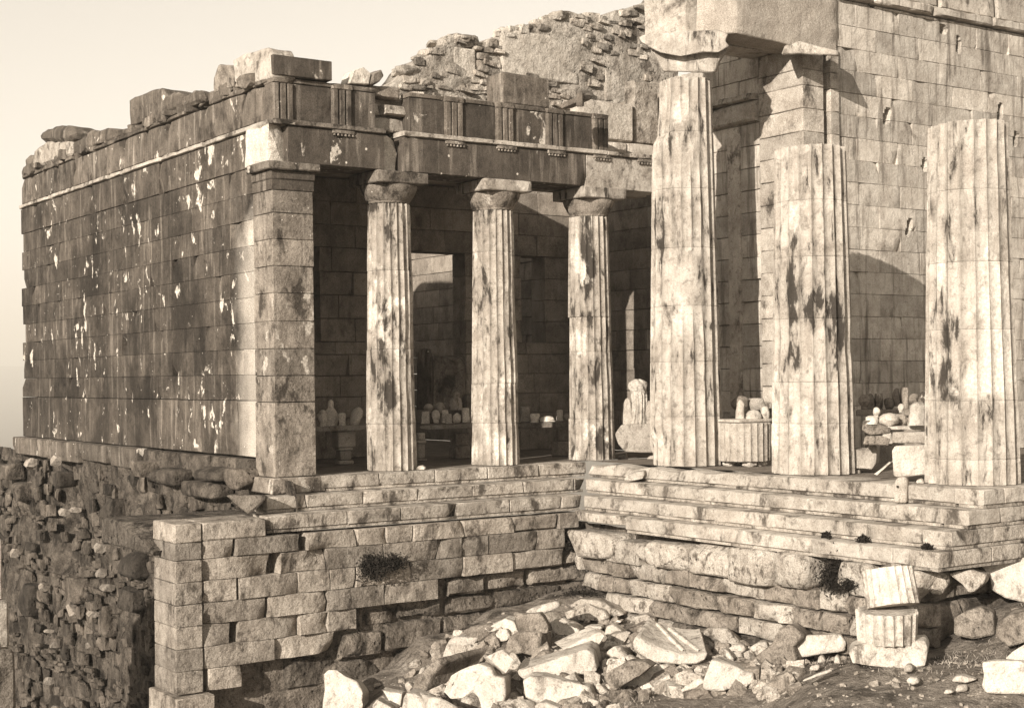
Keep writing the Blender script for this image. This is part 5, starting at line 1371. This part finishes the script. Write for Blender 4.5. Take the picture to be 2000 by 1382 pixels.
# right-hand rocks
fall([(1914, 1102), (1936, 1086), (1968, 1077), (1985, 1084), (2012, 1078), (2012, 1174), (1966, 1167), (1936, 1151), (1934, 1128)], 'large white rock at the right edge under the step corner', 'debris', (14, -6), .9, .3, amp=.04)
fall([(1800, 1120), (1830, 1117), (1852, 1120), (1854, 1137), (1838, 1160), (1819, 1158), (1818, 1137)], 'rough stone under the corner of the lowest step behind the drums', 'boulder', (8, -4), .5, D=23.4)
fall([(1854, 1120), (1870, 1114), (1899, 1111), (1929, 1121), (1924, 1137), (1903, 1155), (1892, 1157), (1880, 1141)], 'pitted pale stone between the step corner and the large white rock', 'boulder', (8, -4), .6, D=23.3)
fall([(1806, 1200), (1820, 1190), (1833, 1183), (1861, 1200), (1861, 1234), (1830, 1237), (1806, 1224)], 'squarish rough rock right of the stacked drums', 'greydeb', (8, -6), .6)
fall([(1864, 1206), (1885, 1192), (1915, 1186), (1938, 1198), (1942, 1238), (1900, 1244), (1864, 1238)], 'low brown rock beside the squarish one', 'greydeb', (8, -8), .7, .4)
fall([(1945, 1240), (1950, 1215), (1975, 1198), (2012, 1190), (2012, 1250), (1970, 1262)], 'smooth grey boulder at the right edge', 'greydeb', (8, -8), .8, .4)
fall([(1964, 1286), (1978, 1272), (2012, 1252), (2012, 1292), (1985, 1290)], 'pale sloping stone at the right edge above the squared block', 'debris', (8, -5), .5)
fall([(1918, 1293), (1943, 1289), (2012, 1294), (2012, 1353), (1927, 1353), (1917, 1340), (1922, 1318)], 'large white squared block at the lower right edge', 'debris', (6, -6), .6, .1)
fall([(1932, 1357), (2012, 1357), (2012, 1398), (1936, 1398)], 'white block at the lower right corner beneath the squared one', 'debris', (6, -2), .5, .1, D=20.5)
fall([(1788, 1392), (1800, 1370), (1814, 1362), (1896, 1355), (1910, 1359), (1922, 1392)], 'moulded pale stone with a grooved edge at the bottom right', 'debris', (-6, -8), .6, .5, D=20.9)
fall([(1700, 1392), (1706, 1372), (1740, 1352), (1776, 1356), (1790, 1380), (1786, 1396)], 'pitted grey stone at the bottom edge left of the moulded stone', 'boulder', (4, -8), .5, .5, D=21.2, amp=.05)
fall([(1858, 1330), (1864, 1320), (1880, 1318), (1910, 1326), (1886, 1335)], 'flat pale chip left of the large white squared block', 'debris', (4, -3), .25)
fall([(1868, 1350), (1870, 1338), (1889, 1336), (1890, 1348)], 'small squared chip below the flat pale one', 'debris', (3, -2), .2)
fall([(1840, 1354), (1846, 1343), (1858, 1344), (1866, 1352), (1850, 1358)], 'small pale stone left of the squared chip', 'debris', (3, -2), .2)
fall([(1861, 1178), (1864, 1170), (1887, 1165), (1884, 1176), (1874, 1180)], 'small white chip above the low brown rock', 'debris', (3, -2), .2)
fall([(1796, 1236), (1800, 1228), (1812, 1232), (1816, 1240), (1806, 1242)], 'small oval white stone at the foot of the stacked drums', 'debris', (3, -2), .2)
fall([(1765, 1312), (1769, 1298), (1780, 1298), (1782, 1310)], 'small pale lump below the drum base stone', 'frag', (3, -2), .2)
fall([(1770, 1330), (1776, 1322), (1792, 1322), (1796, 1332), (1784, 1337)], 'small white oval stone on the bare ground at right', 'debris', (3, -2), .2)
fall([(816, 1316), (822, 1302), (832, 1302), (828, 1314), (820, 1318)], 'small white oval stone left of the long mossy block', 'debris', (3, -2), .2, D=25.9)
# the heap itself: broken stone packed between the larger blocks
HM = rock_mesh('heap', 8, M['greydeb'], chops=6, bev=.05, res=.4, amp=.06)
hr_ = random.Random(4242)
HSEQ = []
JV, JF = [], []
for q in range(620):
    if q < 330: px, py = hr_.uniform(800, 1260), hr_.uniform(1175, 1385)
    else: px, py = hr_.uniform(1240, 1560), hr_.uniform(1215, 1350)
    if q < 330 and py < 1175 + (1180 - px) * .20: continue
    D_, p_ = hit(px, py)
    if p_[1] > 24.35 or p_[0] > 18.1: continue
    s_ = hr_.uniform(.10, .18) * (1 + 1.7 * hr_.random() ** 3)
    me = HM[q % 8]; HSEQ.append(q % 8)
    rot = np.array(Euler((hr_.uniform(-.7, .7), hr_.uniform(-.7, .7), hr_.uniform(0, 6))).to_matrix())
    vv = (np.array([v.co[:] for v in me.vertices]) * np.array([s_ * 1.3, s_, s_ * .8])) @ rot.T + np.array([p_[0], p_[1], float(ground_fine(np.array(p_[0]), np.array(p_[1]))) + s_ * .12])
    n0 = len(JV); JV += vv.tolist(); JF += [[n0 + k for k in pl.vertices] for pl in me.polygons]
o = sharp(mesh('rubble_heap', JV, JF, M['greydeb'], smooth=True), 35)
o.data.materials.append(M['boulder'])
mi = []
cnt = [len(q.polygons) for q in HM]
seq_r = random.Random(5)
for q in HSEQ:
    a = 1 if seq_r.random() < .45 else 0
    mi += [a] * cnt[q]
o.data.polygons.foreach_set('material_index', mi)
tag(o, 'grey broken rubble packed between the larger fallen blocks', 'rubble', kind='stuff')
# ---------------------------------------------------------------- loose chips, one mass
GVm = rock_mesh('chip', 6, M['gravel'], chops=4, bev=.1, res=.9, amp=.05)
rg_ = random.Random(77)
JV, JF = [], []
def scatter(n, xr_, yr_, smin, smax, dens=None):
    k = 0
    while k < n:
        x, y = rg_.uniform(*xr_), rg_.uniform(*yr_)
        if y > 24.4 or (x > 18.2 and y > 15.3): k += .2; continue
        k += 1
        if dens and rg_.random() > dens(x, y): continue
        z = float(ground_fine(np.array(x), np.array(y)))
        s_ = smin * (smax / smin) ** (rg_.random() ** 2.2)
        me = GVm[rg_.randrange(6)]
        rot = np.array(Euler((rg_.uniform(-.5, .5), rg_.uniform(-.5, .5), rg_.uniform(0, 6))).to_matrix())
        vv = (np.array([v.co[:] for v in me.vertices]) * np.array([s_, s_ * rg_.uniform(.6, 1), s_ * rg_.uniform(.4, .8)])) @ rot.T + np.array([x, y, z + s_ * .12])
        n0 = len(JV); JV.extend(vv.tolist()); JF.extend([[n0 + q for q in pl.vertices] for pl in me.polygons])
scatter(420, (11, 21.5), (11, 24.4), .03, .16)
scatter(380, (13, 18.2), (16, 24.4), .05, .26)
scatter(700, (12.5, 18.2), (11.5, 16.8), .02, .10)
tag(mesh('stone_chips', JV, JF, M['gravel']), 'loose stone chips strewn over the floor of the pit', 'stone chips', kind='stuff')
# dry grass stubble
JV, JF = [], []
def blade(x, y, z, h, lean, az, wd, ww):
    dx, dy = math.cos(az) * lean, math.sin(az) * lean
    n0 = len(JV)
    px_, py_ = -math.sin(wd) * ww, math.cos(wd) * ww
    JV.extend([(x - px_, y - py_, z - .01), (x + px_, y + py_, z - .01), (x + dx * .5 + px_ * .7, y + dy * .5 + py_ * .7, z + h * .6), (x + dx * .5 - px_ * .7, y + dy * .5 - py_ * .7, z + h * .6), (x + dx, y + dy, z + h)])
    JF.extend([[n0, n0 + 1, n0 + 2, n0 + 3], [n0 + 3, n0 + 2, n0 + 4]])
pw = Wob(88, .9)
for _ in range(15000):
    x, y = rg_.uniform(12.5, 22), rg_.uniform(11, 22)
    if x > 18.2 and y > 15.0: continue
    if pw(np.array([x, y, 0])) < -.12 + .25 * rg_.random(): continue
    z = float(ground_fine(np.array(x), np.array(y)))
    blade(x, y, z, rg_.uniform(.02, .075), rg_.uniform(.02, .09), rg_.uniform(0, 6.3), rg_.uniform(0, 6.3), rg_.uniform(.003, .008))
tag(mesh('dry_grass', JV, JF, M['straw']), 'short dry grass stubble on the floor of the pit', 'grass', kind='stuff')
# dark weeds rooted in the walls
def weed(px, py, w_, h_, label, plane, seed):
    r = random.Random(seed)
    p = plane(px, py)
    s_ = float(np.dot(p, _F)) / FPX
    V, F = [], []
    t = thing('wall_weed', label, 'weed', tuple(p), 'weeds rooted in the walls')
    for i in range(int(260 + w_ * h_ / 2)):
        a, b = r.gauss(0, .22), r.gauss(0, .22)
        c = p + _R * a * w_ * s_ * 1.25 + np.array([0, 0, 1]) * b * h_ * s_ * 1.25 - _F * abs(r.gauss(0, .10))
        u = np.array([r.gauss(0, 1), r.gauss(0, 1), r.gauss(0, 1)]); u /= np.linalg.norm(u)
        v_ = np.cross(u, [r.gauss(0, 1), r.gauss(0, 1), r.gauss(0, 1)]); v_ /= np.linalg.norm(v_)
        L = r.uniform(.018, .05)
        n0 = len(V)
        V += [c - u * L, c + v_ * L * .35, c + u * L, c - v_ * L * .35]; F.append([n0, n0 + 1, n0 + 2, n0 + 3])
    mesh('leaves', V, F, M['weed'], t)
    V, F = [], []
    for i in range(7):
        a = r.uniform(-.4, .4)
        c0 = p + _F * .06; c1 = p + _R * a * w_ * s_ + np.array([0, 0, r.uniform(-.3, .4)]) * h_ * s_ - _F * .08
        n0 = len(V); V += [c0 - _R * .008, c0 + _R * .008, c1 + _R * .003, c1 - _R * .003]; F.append([n0, n0 + 1, n0 + 2, n0 + 3])
    mesh('stems', V, F, M['weed'], t)
pk = lambda a, b: onY(a, b, YK - .04)
pf = lambda a, b: onX(a, b, DX + .0)
weed(728, 1106, 62, 44, 'dark bushy weed growing out of the broken retaining wall', pk, 1)
weed(772, 1098, 44, 24, 'smaller dark weed right of the bushy one on the retaining wall', pk, 2)
weed(1122, 1060, 30, 26, 'dark weed at the inner corner above the pit', lambda a, b: onX(a, b, DX + .25), 4)
weed(1178, 1070, 24, 26, 'dark weed hanging between two pale boulders near the inner corner', lambda a, b: onX(a, b, DX + .2), 5)
weed(1626, 1122, 46, 54, 'large dark weed in the gap between foundation boulders left of the drums', pf, 7)
weed(1664, 1140, 40, 22, 'dark weed trailing right of the large one beside the drums', pf, 8)
weed(1684, 1052, 16, 14, 'tiny dark weed on the third pale marble step', lambda a, b: onX(a, b, CX - .03), 10)
weed(1612, 1044, 12, 9, 'tiny dark weed left of the other on the third step', lambda a, b: onX(a, b, CX - .03), 11)
weed(1808, 1066, 14, 9, 'tiny dark weed near the corner of the third step', lambda a, b: onX(a, b, CX - .03), 12)
weed(1132, 1165, 60, 30, 'dark weeds in the shade of the inner corner', lambda a, b: onX(a, b, DX - .1), 13)
# ================================================================== air
hm = bpy.data.materials.new('haze'); hm.use_nodes = True
for n in list(hm.node_tree.nodes):
    if n.type == 'BSDF_PRINCIPLED': hm.node_tree.nodes.remove(n)
pv = hm.node_tree.nodes.new('ShaderNodeVolumePrincipled')
pv.inputs['Color'].default_value = (1.0, .95, .86, 1)
pv.inputs['Density'].default_value = .0005
hm.node_tree.links.new(pv.outputs[0], [n for n in hm.node_tree.nodes if n.type == 'OUTPUT_MATERIAL'][0].inputs['Volume'])
gzmin = float(GZ.min())
V = [(x, y, z) for z in (gzmin - 1, 230) for x, y in ((-6500, -3600), (6500, -3600), (6500, 9600), (-6500, 9600))]
o = mesh('haze', V, [[3, 2, 1, 0], [4, 5, 6, 7], [0, 1, 5, 4], [1, 2, 6, 5], [2, 3, 7, 6], [3, 0, 4, 7]], hm, loc=(0, 0, 0))
o['kind'] = 'stuff'; o['label'] = 'pale summer haze over the plain'; o['category'] = 'haze'
